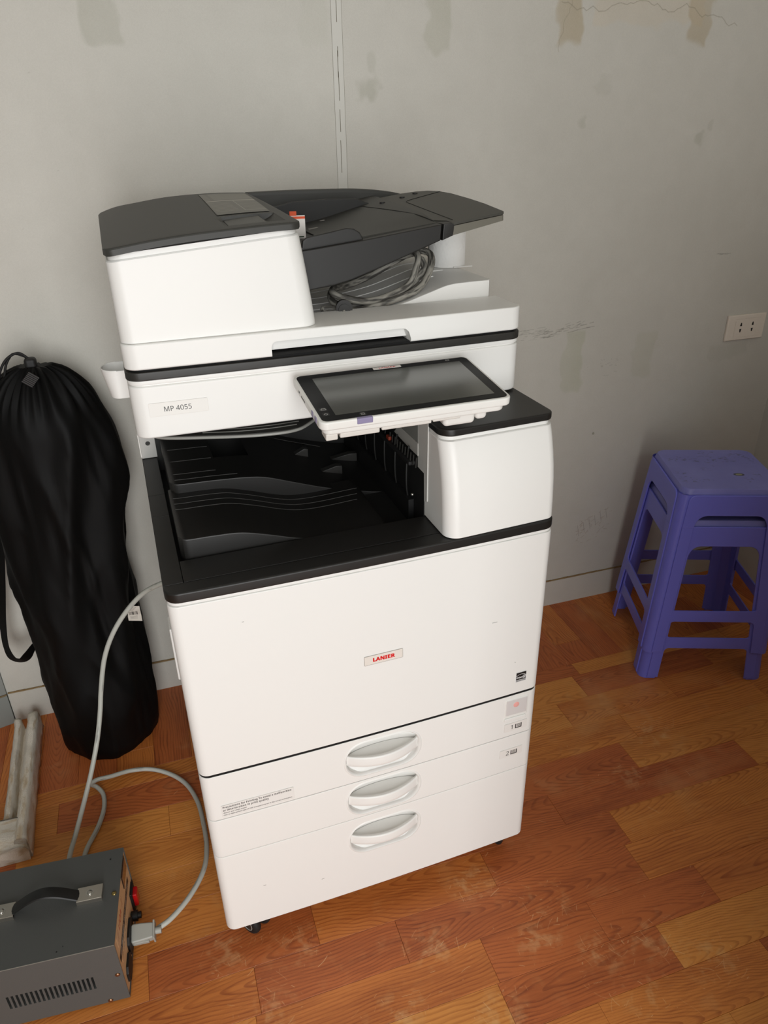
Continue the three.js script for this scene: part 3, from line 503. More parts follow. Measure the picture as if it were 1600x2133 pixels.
{ // pen pocket on the left side
  const r = [], n = 20, sec = (y, x0, xw, zc, hz) => { const p = []; for (let i = 0; i <= n; i++) { const a = Math.PI * (0.5 + i / n); p.push([x0 + xw * Math.cos(a) * 1, y, zc + hz * Math.sin(a)]); } return p; };
  const zc = -0.262, outer = [], inner = [];
  for (let k = 0; k <= 6; k++) { const t = k / 6; outer.push(sec(lerp(0.9625, 1.004, t), -0.305 + 0.0, lerp(0.0135, 0.0215, t), zc, lerp(0.022, 0.0265, t)).map(([x, y, z]) => [x, y, z])); }
  const addBack = (s) => [...s, [-0.2915, s[0][1], s[s.length - 1][2]], [-0.2915, s[0][1], s[0][2]]];
  const body = loft(outer.map(addBack), { caps: false, crease: 0.7 }), ins = loft(outer.map((s) => addBack(s.map(([x, y, z]) => [lerp(x, -0.3, 0.09), y, lerp(z, zc, 0.08)]))).reverse(), { caps: false, crease: 0.7 });
  const top = outer[6], floorY = 0.9625;
  const rimG = tube(top.map(([x, y, z]) => [lerp(x, -0.3, 0.045), y - 0.0002, lerp(z, zc, 0.04)]), 0.0011, 40, 8);
  const fl = loft([addBack(outer[0]), addBack(outer[0]).map(([x, y, z]) => [lerp(x, -0.3, 0.99), y, lerp(z, zc, 0.99)])], { caps: false, crease: 0.6 });
  mesh('pen_pocket', parts([body, ins, rimG, fl]), M.white, pc);
}
// document lid
{
  const notch = prism([[-0.0985, 1.0], [-0.0985, 1.0395], [-0.0972, 1.0437], [-0.0945, 1.0463], [-0.0905, 1.0474], [0.0935, 1.0472], [0.099, 1.0455], [0.1032, 1.0415], [0.1066, 1.0315], [0.1066, 1.0]], -0.162, -0.10);
  const lidO = scanOut(0.2928, 0.0005, 0.02);
  const front = lidO.filter(([, z]) => z > -0.25), frontO = [[-0.2928, -0.236], ...front, [0.2928, -0.236]];
  const lid = mesh('document_lid', parts([cut(planSlab(frontO, 1.0262, 1.0605, 0.0026, [], 4), notch, box(-0.0985, 0.1066, 1.0, 1.0305, -0.2, -0.1)), box(-0.2928, 0.2928, 1.0262, 1.04, -0.62, -0.2361)]), M.white, pc);
  const wave = curve1([[-0.04, 1.0455], [0.04, 1.0475], [0.09, 1.053], [0.133, 1.061], [0.18, 1.0745], [0.21, 1.0828], [0.24, 1.0848], [0.29, 1.0852]]), rings = [];
  for (let i = 0; i <= 44; i++) { const x = lerp(-0.03, 0.2885, i / 44), y = wave(x), e = Math.max(0, 0.012 - (0.2885 - x)), in1 = e > 0 ? 0.012 - Math.sqrt(0.012 ** 2 - e * e) : 0, b = 0.003; rings.push([[x, 1.039, -0.60], [x, 1.039, -0.2395 - in1], [x, y - b, -0.2395 - in1], [x, y - b * 0.3, -0.2395 - in1 - b * 0.3], [x, y - (e > 0.0105 ? 0.0015 : 0), -0.2395 - in1 - b], [x, y - (e > 0.0105 ? 0.0015 : 0), -0.60]]); }
  const ex = mesh('exit_tray', loft(rings, { crease: 0.5 }), M.white, lid);
  for (const [z, xa, xb] of [[-0.275, -0.02, 0.165], [-0.315, -0.02, 0.215], [-0.355, -0.02, 0.25], [-0.40, 0.0, 0.25], [-0.45, 0, 0.25]]) mesh('rib', tube(Array.from({ length: 24 }, (_, i) => { const x = lerp(xa, xb, i / 23); return [x, wave(x) + 0.0002, z]; }), 0.0012, 40, 6), M.white, ex);
}
// document feeder: white housing
const covFront = curve1([[-0.2915, 1.1778], [-0.2833, 1.1786], [-0.235, 1.1853], [-0.1794, 1.1906], [-0.1236, 1.1940], [-0.085, 1.196], [-0.0448, 1.1972]]);
const covBack = curve1([[-0.2925, 1.1868], [-0.264, 1.1956], [-0.234, 1.2003], [-0.177, 1.2076], [-0.104, 1.2106], [-0.0448, 1.2094]]);
const ZF = -0.146, ZB = -0.54;
const covY = (x, z) => { const t = clamp((ZF - z) / (ZF - ZB)); return lerp(covFront(x), covBack(x), 1 - (1 - t) ** 1.35); };
{
  const rings = [], lv = [0, 0.008, 0.05, 0.15, 0.3, 0.5, 0.7, 0.85, 0.94, 0.985, 1];
  const ring = (t, ins, top) => rrect(-0.2915 + ins, lerp(-0.0285, -0.0432, t ** 1.2) - ins, ZB + 0.01, -0.1475 - ins - 0.004 * t, [0.018, 0.022, 0.01, 0.01], 9).map(([x, z]) => { const yt = covY(x, z) - 0.009 - top; return [x, lerp(1.0605, yt, t), z]; });
  for (const t of lv) rings.push(ring(t, t === 0 || t === 1 ? 0.0014 : 0, 0.0072));
  const hs = mesh('feeder_housing', loft(rings, { crease: 0.45 }), M.white, pc);
  mesh('housing_rim', loft([ring(0.94, 0.003, 0.0008), ring(1, 0.003, 0.0008)], { crease: 0.5 }), M.white, hs);
}
// document feeder: dark cover with its latch recess
{
  const rings = [], x0 = -0.2925, x1 = -0.0438, th = 0.0092, lx0 = -0.134, lx1 = -0.0595, lz0 = -0.243, lz1 = -0.168, e1 = 0.0007;
  const dep = curve1([[lx0, 0.0048], [-0.112, 0.0038], [-0.09, 0.003], [-0.0815, 0.003], [-0.0775, 0.0078], [-0.07, 0.0068], [lx1, 0.0005]]);
  const mask = (x, z) => { const k = (z - lz0) / (lz1 - lz0), sh = -0.003 * k; return smooth(0, 1, (x - sh - lx0) / e1) * smooth(0, 1, (lx1 - x) / e1) * smooth(0, 1, (z - lz0) / e1) * smooth(0, 1, (lz1 - z) / e1); };
  const topY = (x, z) => covY(x, z) - mask(x, z) * dep(x);
  const xs = [], zs = [];
  for (let i = 0; i <= 46; i++) { const t = i / 46; xs.push(lerp(x0, x1, t < 0.5 ? 2 * t * t * 0.35 + t * 0.65 : 1 - (2 * (1 - t) ** 2 * 0.35 + (1 - t) * 0.65))); }
  for (const q of [lx0, lx1]) xs.push(q - 0.0001, q + e1 / 2, q - e1 / 2, q + e1 + 0.0001, q - e1); for (let i = 1; i < 30; i++) xs.push(lerp(lx0 - 0.003, lx1, i / 30)); xs.sort((a, b) => a - b);
  for (let k = 1; k < 30; k++) zs.push(lerp(ZF - 0.003, ZB + 0.003, k / 30)); for (const q of [lz0, lz1]) zs.push(q, q + e1 / 2, q - e1 / 2, q + e1, q - e1); zs.sort((a, b) => b - a);
  for (const x of xs) {
    const e = Math.min(x - x0, x1 - x), rr = 0.013, ins = e < rr ? rr - Math.sqrt(Math.max(0, rr * rr - (rr - e) ** 2)) : 0, b = 0.0022;
    const zf1 = ZF + 0.001 - ins, zb1 = ZB + ins, eb = e < 0.002 ? 0.0012 : 0, p = [];
    p.push([x, covY(x, zb1) - th * 1.6, zb1], [x, covY(x, zf1) - th + eb, zf1 - 0.0005], [x, covY(x, zf1) - b - eb, zf1], [x, covY(x, zf1) - b * 0.35 - eb, zf1 - b * 0.35], [x, covY(x, zf1 - b) - eb, zf1 - b]);
    for (const z of zs) { const q = clamp(z, zb1 + b, zf1 - b); p.push([x, topY(x, q) - eb, q]); }
    p.push([x, covY(x, zb1 + b) - eb, zb1 + b], [x, covY(x, zb1) - b, zb1]);
    rings.push(p);
  }
  const cv = mesh('feeder_cover', loft(rings, { crease: 0.5 }), M.darkTop, pc);
  mesh('latch', loft([-0.1315, -0.122, -0.112, -0.10, -0.09, -0.083].map((x) => [-0.172, -0.19, -0.21, -0.225, -0.2385].map((z) => [x, topY(x, z) + 0.0008, z])), { close: false, caps: false, crease: 0.6 }), std('#42423d', 0.42, { side: THREE.DoubleSide }), cv);
  const lab = uvBy(loft(Array.from({ length: 13 }, (_, a) => Array.from({ length: 25 }, (_, k2) => { const k = k2 / 2, z = lerp(-0.512, -0.255, k / 12), x = lerp(lerp(-0.1295, -0.1365, k / 12), lerp(-0.0515, -0.0625, k / 12), a / 12); return [x, covY(x, z) + 0.0009, z]; })), { close: false, caps: false, crease: 0.5 }), (x, y, z) => [(x + 0.1365) / 0.085, (-0.255 - z) / 0.257]);
  mesh('instruction_label', lab, std('#ffffff', 0.4, { side: THREE.DoubleSide, map: canvasTex(512, 1024, (c, w, h) => {
    c.fillStyle = '#66645c'; c.fillRect(0, 0, w, h); c.strokeStyle = '#3a3833'; c.lineWidth = 14; c.strokeRect(4, 4, w - 8, h - 8);
    c.fillStyle = '#77746b'; c.fillRect(120, 60, 370, 330); c.fillStyle = '#b5b1a6'; c.fillRect(30, 430, w - 60, 26); c.fillStyle = '#8e8a80';
    for (let k = 0; k < 8; k++) { c.fillRect(30, 70 + k * 44, 60, 10); c.fillRect(30, 520 + k * 54, 190, 10); c.fillRect(270, 520 + k * 54, 200, 10); }
    c.strokeStyle = '#a5a196'; c.lineWidth = 6; c.strokeRect(270, 480, 215, 440);
  }) }), cv);
}
// document feeder: rear rail, paper table, guides, extension
const ft = (() => {
  const rail = curve1([[-0.043, 1.2092], [0.03, 1.2099], [0.119, 1.2089], [0.165, 1.2072], [0.211, 1.2023], [0.246, 1.1952], [0.26, 1.19]]), rings = [];
  for (let i = 0; i <= 30; i++) { const x = lerp(-0.0425, 0.255, i / 30), y = rail(x); rings.push([[x, 1.10 + 0.24 * Math.max(0, x) * 0.9, -0.56], [x, 1.10 + 0.24 * Math.max(0, x) * 0.9, -0.533], [x, y - 0.0065, -0.5305], [x, y - 0.001, -0.532], [x, y, -0.535], [x, y - 0.0005, -0.556], [x, y - 0.003, -0.56]]); }
  mesh('feeder_rail', loft(rings, { crease: 0.5 }), M.darkTop, pc);
  // table: front skirt outline in x, y
  const Z1 = -0.2185, Z2 = -0.5295;
  const skirt = [[-0.034, 1.0935], [-0.0107, 1.0969], [0.016, 1.0995], [0.042, 1.1052], [0.08, 1.1165], [0.116, 1.1286], [0.15, 1.140], [0.1853, 1.1523], [0.187, 1.1752], [0.0654, 1.1602], [-0.0168, 1.1518], [-0.036, 1.150]];
  const tb = mesh('paper_table', prism(skirt, Z2, Z1, 0.002, [], 3), M.trayDark, pc);
  const yTop = (x) => lerp(1.150, 1.1752, (x + 0.036) / 0.223);
  // raised bed over the table, sloping towards the extension
  const bedY = (x, z) => { const a = yTop(x) + 0.0008, b = yTop(x) + 0.0006 + 0.010 * smooth(0.02, 0.187, x), k = smooth(0.05, 0.187, x); return z > -0.30 ? lerp(a, b, clamp((-0.238 - z) / 0.062)) : b + (0.004 + 0.006 * k) * (-0.30 - z) / 0.2295; };
  const bed = []; for (let i = 0; i <= 20; i++) { const x = lerp(0.02, 0.1868, i / 20), y0 = yTop(x) - 0.002; bed.push([[x, y0, Z2], [x, y0, -0.236], ...[-0.238, -0.27, -0.30, -0.38, -0.46, Z2].map((z) => [x, bedY(x, z), z])]); }
  mesh('paper_bed', loft(bed, { crease: 0.4 }), M.darkTop, tb);
  mesh('bed_line', tube([[0.1855, -0.245], [0.176, -0.29], [0.163, -0.35], [0.148, -0.42], [0.139, -0.462]].map(([x, z]) => [x, bedY(x, z) + 0.0002, z]), 0.0007, 40, 5), M.darkDeep, tb);
  // side guides
  const gp = [[-0.031, 1.150], [-0.026, 1.1545], [-0.0245, 1.1635], [-0.018, 1.1675], [0.02, 1.1735], [0.041, 1.1768], [0.052, 1.1755], [0.061, 1.170], [0.066, 1.1615], [0.064, 1.156], [0.03, 1.1505], [-0.02, 1.146]];
  mesh('side_guide', prism(gp, -0.2325, -0.2265, 0.0018, [], 3), M.trayDark, tb);
  mesh('side_guide', prism([[-0.03, 1.148], [-0.03, 1.186], [0.02, 1.196], [0.08, 1.198], [0.135, 1.196], [0.158, 1.188], [0.16, 1.174], [0.10, 1.165], [0.0, 1.152]], -0.474, -0.466, 0.0015), M.darkDeep, tb);
  mesh('feed_throat', parts([box(-0.043, -0.034, 1.15, 1.188, -0.50, -0.24), box(-0.04, 0.03, 1.149, 1.1535, -0.50, -0.25)]), M.black, tb);
  for (const [a, c, x, y, z] of [[0.008, 0.004, 0.035, 1.1602, -0.395], [0.004, 0.003, 0.063, 1.1668, -0.44], [0.011, 0.008, 0.02, 1.156, -0.325]]) mesh('size_mark', box(-a, a, 0, 0.0006, -c, c).rotateZ(0.12).translate(x, y, z), std('#8c8a84', 0.5), tb);
  // extension flap: skirt plus rounded plan
  const hinge = mesh('flap_hinge', prism([[0.1885, 1.1523], [0.2065, 1.1585], [0.2075, 1.1768], [0.190, 1.1752]], Z2 + 0.01, Z1, 0.0015), M.trayDark, pc);
  const ey = (x, z) => lerp(1.1768, 1.1872, (x - 0.2075) / 0.0815) + 0.018 * clamp((Z1 - z) / 0.3);
  const plan = [[0.204, Z1], [0.2885, Z1 - 0.002], [0.2915, Z1 - 0.005], [0.2975, -0.30], [0.2985, -0.36], [0.2968, -0.43], [0.290, -0.470], [0.278, -0.493], [0.260, -0.506], [0.235, -0.513], [0.1895, -0.513], [0.1895, -0.40], [0.1895, -0.262], [0.204, -0.240]];
  const top = plan.map(([x, z]) => [x, ey(x, z), z]), bot = plan.map(([x, z]) => [x, lerp(1.1585, 1.1748, clamp((x - 0.2075) / 0.0815)) + 0.014 * clamp((Z1 - z) / 0.3), z]);
  const mid = top.map(([x, y, z]) => [x, y - 0.0035, z]);
  const fl = mesh('tray_flap', loft([mid, top], { crease: 0.4 }), std('#3f3e38', 0.5), pc);
  mesh('flap_skirt', loft([bot.map(([x, y, z]) => [x, y, z]), mid.map(([x, y, z]) => [lerp(x, 0.24, 0.006), y - 0.0012, lerp(z, -0.37, 0.004)])], { crease: 0.4 }), std('#6d6a60', 0.4), fl);  // lighter grey puts the sheen along the flap edge into its colour
  mesh('flap_seam', tube([[0.212, ey(0.212, -0.235) + 0.0003, -0.236], [0.212, ey(0.212, -0.40) + 0.0003, -0.40], [0.213, ey(0.213, -0.43) + 0.0003, -0.432], [0.218, ey(0.218, -0.438) + 0.0003, -0.438], [0.25, ey(0.25, -0.45) + 0.0003, -0.45], [0.29, ey(0.29, -0.462) + 0.0003, -0.462]], 0.0006, 60, 5), M.darkDeep, fl);
  for (const [x, z] of [[0.222, -0.475], [0.252, -0.488], [0.172, -0.44]]) mesh('bumper', cyl(0.0045, 0.005, 0.002, 16).translate(x, (x < 0.19 ? bedY(x, z) : ey(x, z)) + 0.0004, z), M.black, fl);
  return { tb };
})();
// touch panel on its arm
{
  const g = new THREE.BoxGeometry(0.01, 0.01, 0.01);
  const W = 0.2655, D = 0.1485, tilt = THREE.MathUtils.degToRad(7.25);
  const shape = (ins, r) => rrect(-W / 2 + ins, W / 2 - ins, -D / 2 + ins, D / 2 - ins, r, 8);
  const panel = mesh('touch_panel', parts([planSlab(shape(0, 0.011), -0.0115, 0, 0.0022, [], 3), planSlab(shape(0.006, 0.011), -0.0215, -0.0112, 0.003, [], 3)]), M.panelWhite, pc);
  panel.position.set(0.0555, 0.9915, -0.0512); panel.rotation.x = tilt;
  mesh('bezel_glass', planSlab(shape(0.0042, 0.008), -0.0004, 0.0006, 0.0003), M.glassBlack, panel);
  mesh('screen', planSlab([[-0.1085, 0.0575], [0.1135, 0.0575], [0.1135, -0.0565], [-0.1085, -0.0565]], 0.0003, 0.0009, 0.0001), M.screen, panel);
  const bt = plate(rboxFace(0.042, 0.0062), canvasTex(420, 62, (c, w, h) => { c.fillStyle = '#e8e2dc'; c.fillRect(0, 0, w, h); c.fillStyle = '#cc1a1c'; c.font = 'bold 54px sans-serif'; c.textAlign = 'center'; c.textBaseline = 'middle'; c.save(); c.translate(w / 2, h / 2 + 2); c.scale(1.35, 1); c.fillText('LANIER', 0, 0); c.restore(); }), panel, 'brand_badge');
  bt.rotation.x = -Math.PI / 2; bt.position.set(0.004, 0.0006, -0.0645);
  const icon = (x, z, w, draw) => { const m = plate(rboxFace(w, w), canvasTex(128, 128, (c) => { c.fillStyle = '#060606'; c.fillRect(0, 0, 128, 128); c.strokeStyle = '#b9b9b6'; c.fillStyle = '#b9b9b6'; c.lineWidth = 9; draw(c); }), panel, 'key_symbol'); m.rotation.x = -Math.PI / 2; m.position.set(x, 0.0003, z); };
  icon(-0.1195, 0.038, 0.010, (c) => { c.strokeRect(34, 50, 76, 40); c.strokeRect(48, 28, 48, 22); c.beginPath(); c.moveTo(8, 70); c.lineTo(28, 70); c.stroke(); });
  icon(-0.1195, 0.052, 0.009, (c) => { c.beginPath(); c.moveTo(64, 28); c.lineTo(100, 64); c.lineTo(64, 100); c.lineTo(28, 64); c.closePath(); c.stroke(); });
  icon(-0.0745, 0.0635, 0.009, (c) => { c.strokeRect(34, 30, 60, 68); c.beginPath(); c.moveTo(64, 48); c.lineTo(64, 84); c.stroke(); });
  icon(0.098, -0.065, 0.008, (c) => { c.strokeRect(28, 40, 72, 48); });
  mesh('home_key', rbox(-0.0855, -0.0645, -0.0075, 0.0004, 0.0665, 0.0752, 0.0012), M.violet, panel);
  for (const z of [0.036, 0.052]) mesh('side_lamp', rbox(-0.1335, -0.130, -0.009, -0.001, z - 0.005, z + 0.004, 0.0012), M.violet, panel);
  mesh('card_slot', parts([box(-0.1329, -0.1318, -0.0065, -0.0035, -0.035, -0.03), box(-0.1329, -0.1318, -0.0075, -0.0055, -0.022, -0.002)]), M.black, panel);
  mesh('foot', parts([rbox(-0.124, -0.108, -0.030, -0.0205, 0.045, 0.0665, 0.002), rbox(-0.1055, -0.052, -0.0285, -0.0205, 0.04, 0.0665, 0.002), rbox(-0.0495, 0.02, -0.026, -0.0205, 0.03, 0.0665, 0.0018), rbox(0.022, 0.062, -0.025, -0.0205, 0.03, 0.066, 0.0018)]), std('#d9d5ce', 0.45), panel);
  mesh('catch', rbox(-0.004, 0.025, -0.036, -0.0255, 0.03, 0.05, 0.003), M.panelWhite, panel);
  mesh('arm', parts([rbox(0.045, 0.092, -0.044, -0.018, -0.02, 0.052, 0.006), rbox(0.0945, 0.112, -0.042, -0.018, -0.02, 0.048, 0.006), box(0.055, 0.105, -0.0448, -0.03, -0.09, 0.0)]), M.panelWhite, panel);
}
// left side latch of the cabinet
mesh('side_latch', rbox(-0.2965, -0.289, 0.60, 0.69, -0.07, -0.035, 0.002), M.white, pc);

// ---------------------------------------------------------------- things on the photocopier
const toWorld = (p) => { const c = Math.cos(0.0271), s = Math.sin(0.0271); return [c * p[0] + s * p[2], p[1], -s * p[0] + c * p[2]]; };
{
  const path = [[0.01, 1.058, -0.262], [0.028, 1.056, -0.258], [0.055, 1.0535, -0.254], [0.083, 1.057, -0.249], [0.123, 1.0665, -0.247], [0.159, 1.076, -0.252], [0.186, 1.093, -0.270], [0.202, 1.113, -0.290], [0.205, 1.122, -0.310], [0.193, 1.124, -0.330], [0.163, 1.111, -0.340], [0.112, 1.088, -0.340], [0.067, 1.077, -0.330], [0.038, 1.080, -0.300], [0.030, 1.078, -0.265], [0.049, 1.072, -0.250], [0.079, 1.067, -0.248], [0.121, 1.0735, -0.253], [0.153, 1.086, -0.262], [0.167, 1.105, -0.272], [0.175, 1.118, -0.282], [0.177, 1.125, -0.297], [0.172, 1.120, -0.320], [0.141, 1.107, -0.352], [0.090, 1.082, -0.352], [0.055, 1.077, -0.335], [0.034, 1.070, -0.305], [0.033, 1.062, -0.275], [0.061, 1.058, -0.268], [0.102, 1.0645, -0.266], [0.144, 1.074, -0.271], [0.173, 1.089, -0.281], [0.190, 1.103, -0.292], [0.190, 1.113, -0.305]].map(toWorld);
  const t = thing('power_cord', 'dirty grey power cord coiled on the copier lid under the feeder tray', 'cord', [0, 0, 0]);
  const mat = std('#ffffff', 0.6, { map: (() => { const q = dataTex(512, 64, (x, y, c) => { const n = smooth(0.38, 0.72, fbm(x / 9, y / 7, 61)); c[0] = lerp(150, 66, n); c[1] = lerp(147, 64, n); c[2] = lerp(138, 60, n); }); q.wrapS = q.wrapT = THREE.RepeatWrapping; return q; })() });
  mesh('cable', capTube(path, 0.0054, 420, 12), mat, t);
  const e = toWorld([0.036, 1.0625, -0.240]);
  const pl = mesh('connector', parts([cyl(0.0125, 0.0115, 0.026, 20).rotateX(Math.PI / 2 - 0.1), cyl(0.0088, 0.0088, 0.008, 20).rotateX(Math.PI / 2 - 0.1).translate(0, -0.001, 0.012)]), std('#22211f', 0.6), t);
  pl.position.set(...e); pl.rotation.y = -0.2;
  const fr = mesh('frayed_end', parts(Array.from({ length: 26 }, (_, k) => { seed = 900 + k * 17; const a = rnd() * 6.28, r = rnd() * 0.008; return cyl(0.0009, 0.0007, 0.006, 5).rotateX(Math.PI / 2 + (rnd() - 0.5)).translate(r * Math.cos(a), r * Math.sin(a), 0.0165); })), std('#8a8880', 0.7), t);
  fr.position.set(...e); fr.rotation.y = -0.2;
}
{
  const c = toWorld([0.2765, 0, -0.402]);
  const t = thing('foam_roll', 'rolled white packing foam wedged under the raised tray flap', 'packing foam', [c[0], 1.0856, c[2]]);
  const fm = std('#e9e8e4', 0.85, { bumpMap: grainTex, bumpScale: 0.002 });
  const sp = [], inn = [], R = 0.0365;
  for (let i = 0; i <= 90; i++) { const a = -Math.PI * 0.25 + i / 90 * Math.PI * 4, r = lerp(0.016, R, i / 90); sp.push([r * Math.cos(a), r * Math.sin(a)]); inn.unshift([(r - 0.0042) * Math.cos(a), (r - 0.0042) * Math.sin(a)]); }
  mesh('roll', prism([...sp, ...inn], 0, 0.062, 0.0006).rotateX(-Math.PI / 2), fm, t);
  mesh('top_wrap', prism(stadium(0.073, 0.068, 0, 0, 0.033), 0.0622, 0.069, 0.002).rotateX(-Math.PI / 2), fm, t);
  mesh('loose_end', prism([[0.0, 0.03], [0.0, 0.0335], [0.02, 0.034], [0.035, 0.03]], 0, 0.002, 0.0004).rotateX(-Math.PI / 2).translate(0.0, 0.0002, 0.068), fm, t);
}
{
  const e = toWorld([-0.0235, 1.160, -0.285]);
  const t = thing('paper_slip', 'small white paper slip with an orange printed top sticking out of the feeder', 'paper slip', e, 0.15);
  const g = uvBy(rbox(-0.0005, 0.0005, 0, 0.034, -0.018, 0.018, 0.0002, 1), (x, y, z) => [0.5 - z / 0.036, y / 0.034]);
  const m = mesh('card', g, std('#ffffff', 0.6, { map: canvasTex(256, 256, (c, w, h) => { c.fillStyle = '#ded9d2'; c.fillRect(0, 0, w, h); c.fillStyle = '#d8552f'; c.fillRect(0, 10, w, 26); c.fillStyle = '#2b3f2a'; c.fillRect(20, 230, 90, 14); }) }), t);
  m.rotation.set(0, Math.PI / 2 - 0.35, 0.0); m.rotation.order = 'YXZ'; m.rotation.x = 0; m.rotation.z = 0.28;
  const tab = mesh('tab', rbox(-0.0006, 0.0006, 0.0335, 0.040, -0.004, 0.006, 0.0003, 1), std('#d3552f', 0.6), m);
}

// ---------------------------------------------------------------- step-down transformer
{
  const W = 0.232, D = 0.1858, H = 0.15;
  const t = thing('transformer', 'grey metal step-down transformer box with black carry handle and tan socket panel', 'transformer', [-0.467, 0, 0.0305], -0.0836);
  const slots = parts(Array.from({ length: 19 }, (_, k) => { const x = -0.0475 - k * 0.00718; return box(x - 0.0019, x + 0.0019, 0.0505, 0.0825, -0.016, 0.01); }));
  const shell = cut(box(-W, 0, 0.006, H, -D, 0), box(-0.0025, 0.02, 0.0072, H - 0.0014, -D + 0.0014, -0.0014));
  const cs = mesh('case', cut(shell, slots), M.caseGrey, t);
  mesh('fold_edge', box(-W, -0.001, H - 0.0006, H + 0.0002, -0.0007, 0.0002), std('#a7a69f', 0.35, { metalness: 0.5 }), cs);
  for (const x of [-0.03, -0.2]) for (const z of [-0.03, -0.155]) mesh('foot', cyl(0.009, 0.008, 0.0065, 16).translate(x, 0.00325, z), M.rubber, t);
  const fp = mesh('socket_panel', box(-0.0045, -0.0018, 0.0075, H - 0.0018, -D + 0.0018, -0.0018), M.tan, t);
  // local helper: place by distance from the front (u) and height on the right-hand face
  const face = (u0, u1, y0, y1, d, r = 0.001) => rbox(-0.002, d, y0, y1, -u1, -u0, Math.min(r, (d + 0.002) / 2.2), 2);
  const w1 = mesh('window', face(0.129, 0.176, 0.111, 0.141, -0.0006, 0.0005), std('#1b1513', 0.3), fp);
  mesh('window_glass', face(0.132, 0.173, 0.114, 0.138, 0.0002, 0.0005), phys('#6b4a38', 0.12), w1);
  const print = (u0, u1, y0, y1, tex, nm) => { const m = plate(rboxFace(u1 - u0, y1 - y0, 0.0003, 0.0005), tex, fp, nm); m.rotation.y = Math.PI / 2; m.position.set(-0.0017, (y0 + y1) / 2, -(u0 + u1) / 2); };
  print(0.02, 0.105, 0.112, 0.134, canvasTex(680, 176, (c, w, h) => { c.fillStyle = '#dcb78c'; c.fillRect(0, 0, w, h); c.fillStyle = '#b5301c'; c.font = 'italic bold 128px sans-serif'; c.textAlign = 'center'; c.textBaseline = 'middle'; c.fillText('LiOA', w / 2, h / 2 + 6); c.strokeStyle = '#8d3a1e'; c.lineWidth = 11; for (const x of [70, 110, 570, 610]) { c.beginPath(); c.moveTo(x, 160); c.lineTo(x + 40, 16); c.stroke(); } }), 'brand_print');
  const lines = (w, h, bg, fg, sd) => canvasTex(w, h, (c) => { c.fillStyle = bg; c.fillRect(0, 0, w, h); c.fillStyle = fg; seed = sd; let x = w * 0.06; while (x < w * 0.93) { const word = 3 + Math.floor(rnd() * 7); for (let k = 0; k < word && x < w * 0.93; k++) { const hh = h * 0.52; c.fillRect(x, h * 0.24, 7, hh); if (rnd() < 0.7) c.fillRect(x, h * (0.24 + 0.5 * Math.floor(rnd() * 2) * 0.9), 20, 7); if (rnd() < 0.6) c.fillRect(x + 15, h * 0.24, 7, hh * (0.5 + 0.5 * rnd())); x += 29; } x += 22; } });
  print(0.012, 0.165, 0.0845, 0.0975, lines(1200, 102, '#241f1f', '#d9cdbb', 5), 'heading_print');
  print(0.02, 0.12, 0.0715, 0.0785, lines(1000, 70, '#dcb78c', '#2e2622', 6), 'small_print');
  const sw = mesh('power_switch', face(0.148, 0.178, 0.02, 0.066, 0.0025, 0.001), M.black, fp);
  mesh('rocker', rbox(-0.001, 0.0095, 0.026, 0.058, -0.173, -0.153, 0.003).rotateZ(0.0), phys('#b01014', 0.2, { emissive: '#b00808', emissiveIntensity: 0.05 }), sw);
  mesh('fuse_holder', parts([cyl(0.0085, 0.0095, 0.012, 20).rotateZ(Math.PI / 2).translate(0.004, 0.036, -0.127), cyl(0.006, 0.006, 0.02, 20).rotateZ(Math.PI / 2).translate(0.006, 0.036, -0.127)]), M.black, fp);
  const oct = (u0, u1, y0, y1, c) => prism([[u0 + c, y0], [u1 - c, y0], [u1, y0 + c], [u1, y1 - c], [u1 - c, y1], [u0 + c, y1], [u0, y1 - c], [u0, y0 + c]].map(([u, y]) => [u, y]), -0.002, 0.0022, 0.0006).rotateY(Math.PI / 2);
  mesh('socket', oct(0.062, 0.116, 0.016, 0.060, 0.009), M.black, fp);
  mesh('socket', oct(0.018, 0.058, 0.012, 0.048, 0.008), M.black, fp);
  // handle
  const hb = []; for (let i = 0; i <= 40; i++) { const s = i / 40, x = lerp(-0.058, -0.176, s), y = H + 0.0045 + 0.026 * Math.sin(Math.PI * clamp((s - 0.03) / 0.94)) ** 1.15; const ww = 0.0105, th = 0.0024, q = []; for (const [z, dy] of [[-ww, 0], [-ww + 0.001, th], [-0.003, th + 0.001], [0.004, th + 0.001], [ww - 0.004, th + 0.0003], [ww - 0.001, th], [ww, 0], [0, -th]]) q.push([x, y + dy, -0.099 + z]); hb.push(q); }
  const hd = mesh('handle', loft(hb.reverse(), { crease: 0.6 }), std('#151514', 0.42), t);
  for (const [x0, x1] of [[-0.0675, -0.0265], [-0.2075, -0.1665]]) {
    const b = mesh('handle_bracket', parts([rbox(x0, x1, H + 0.0075, H + 0.009, -0.1125, -0.086, 0.0006), box(x0, x1, H, H + 0.008, -0.0868, -0.0855), box(x0, x1, H, H + 0.008, -0.1127, -0.1114), box(x1 - (x0 < -0.1 ? x1 - x0 : 0.0012), x1 - (x0 < -0.1 ? x1 - x0 - 0.0012 : 0), H, H + 0.008, -0.112, -0.0866)]), M.nickel, hd);
    mesh('screw', parts([new THREE.SphereGeometry(0.0048, 16, 8, 0, 6.2832, 0, Math.PI / 2).scale(1, 0.5, 1), cyl(0.0068, 0.007, 0.0008, 20)]).translate((x0 + x1) / 2, H + 0.009, -0.0995), M.chrome, b);
  }
  const screw = () => new THREE.SphereGeometry(0.0042, 16, 8, 0, 6.2832, 0, Math.PI / 2).scale(1, 0.6, 1);
  mesh('screw', screw().translate(-0.0085, H, -0.0945), M.brass, cs);
  mesh('screw', screw().rotateX(Math.PI / 2).translate(-0.0085, 0.074, 0), M.copper, cs);
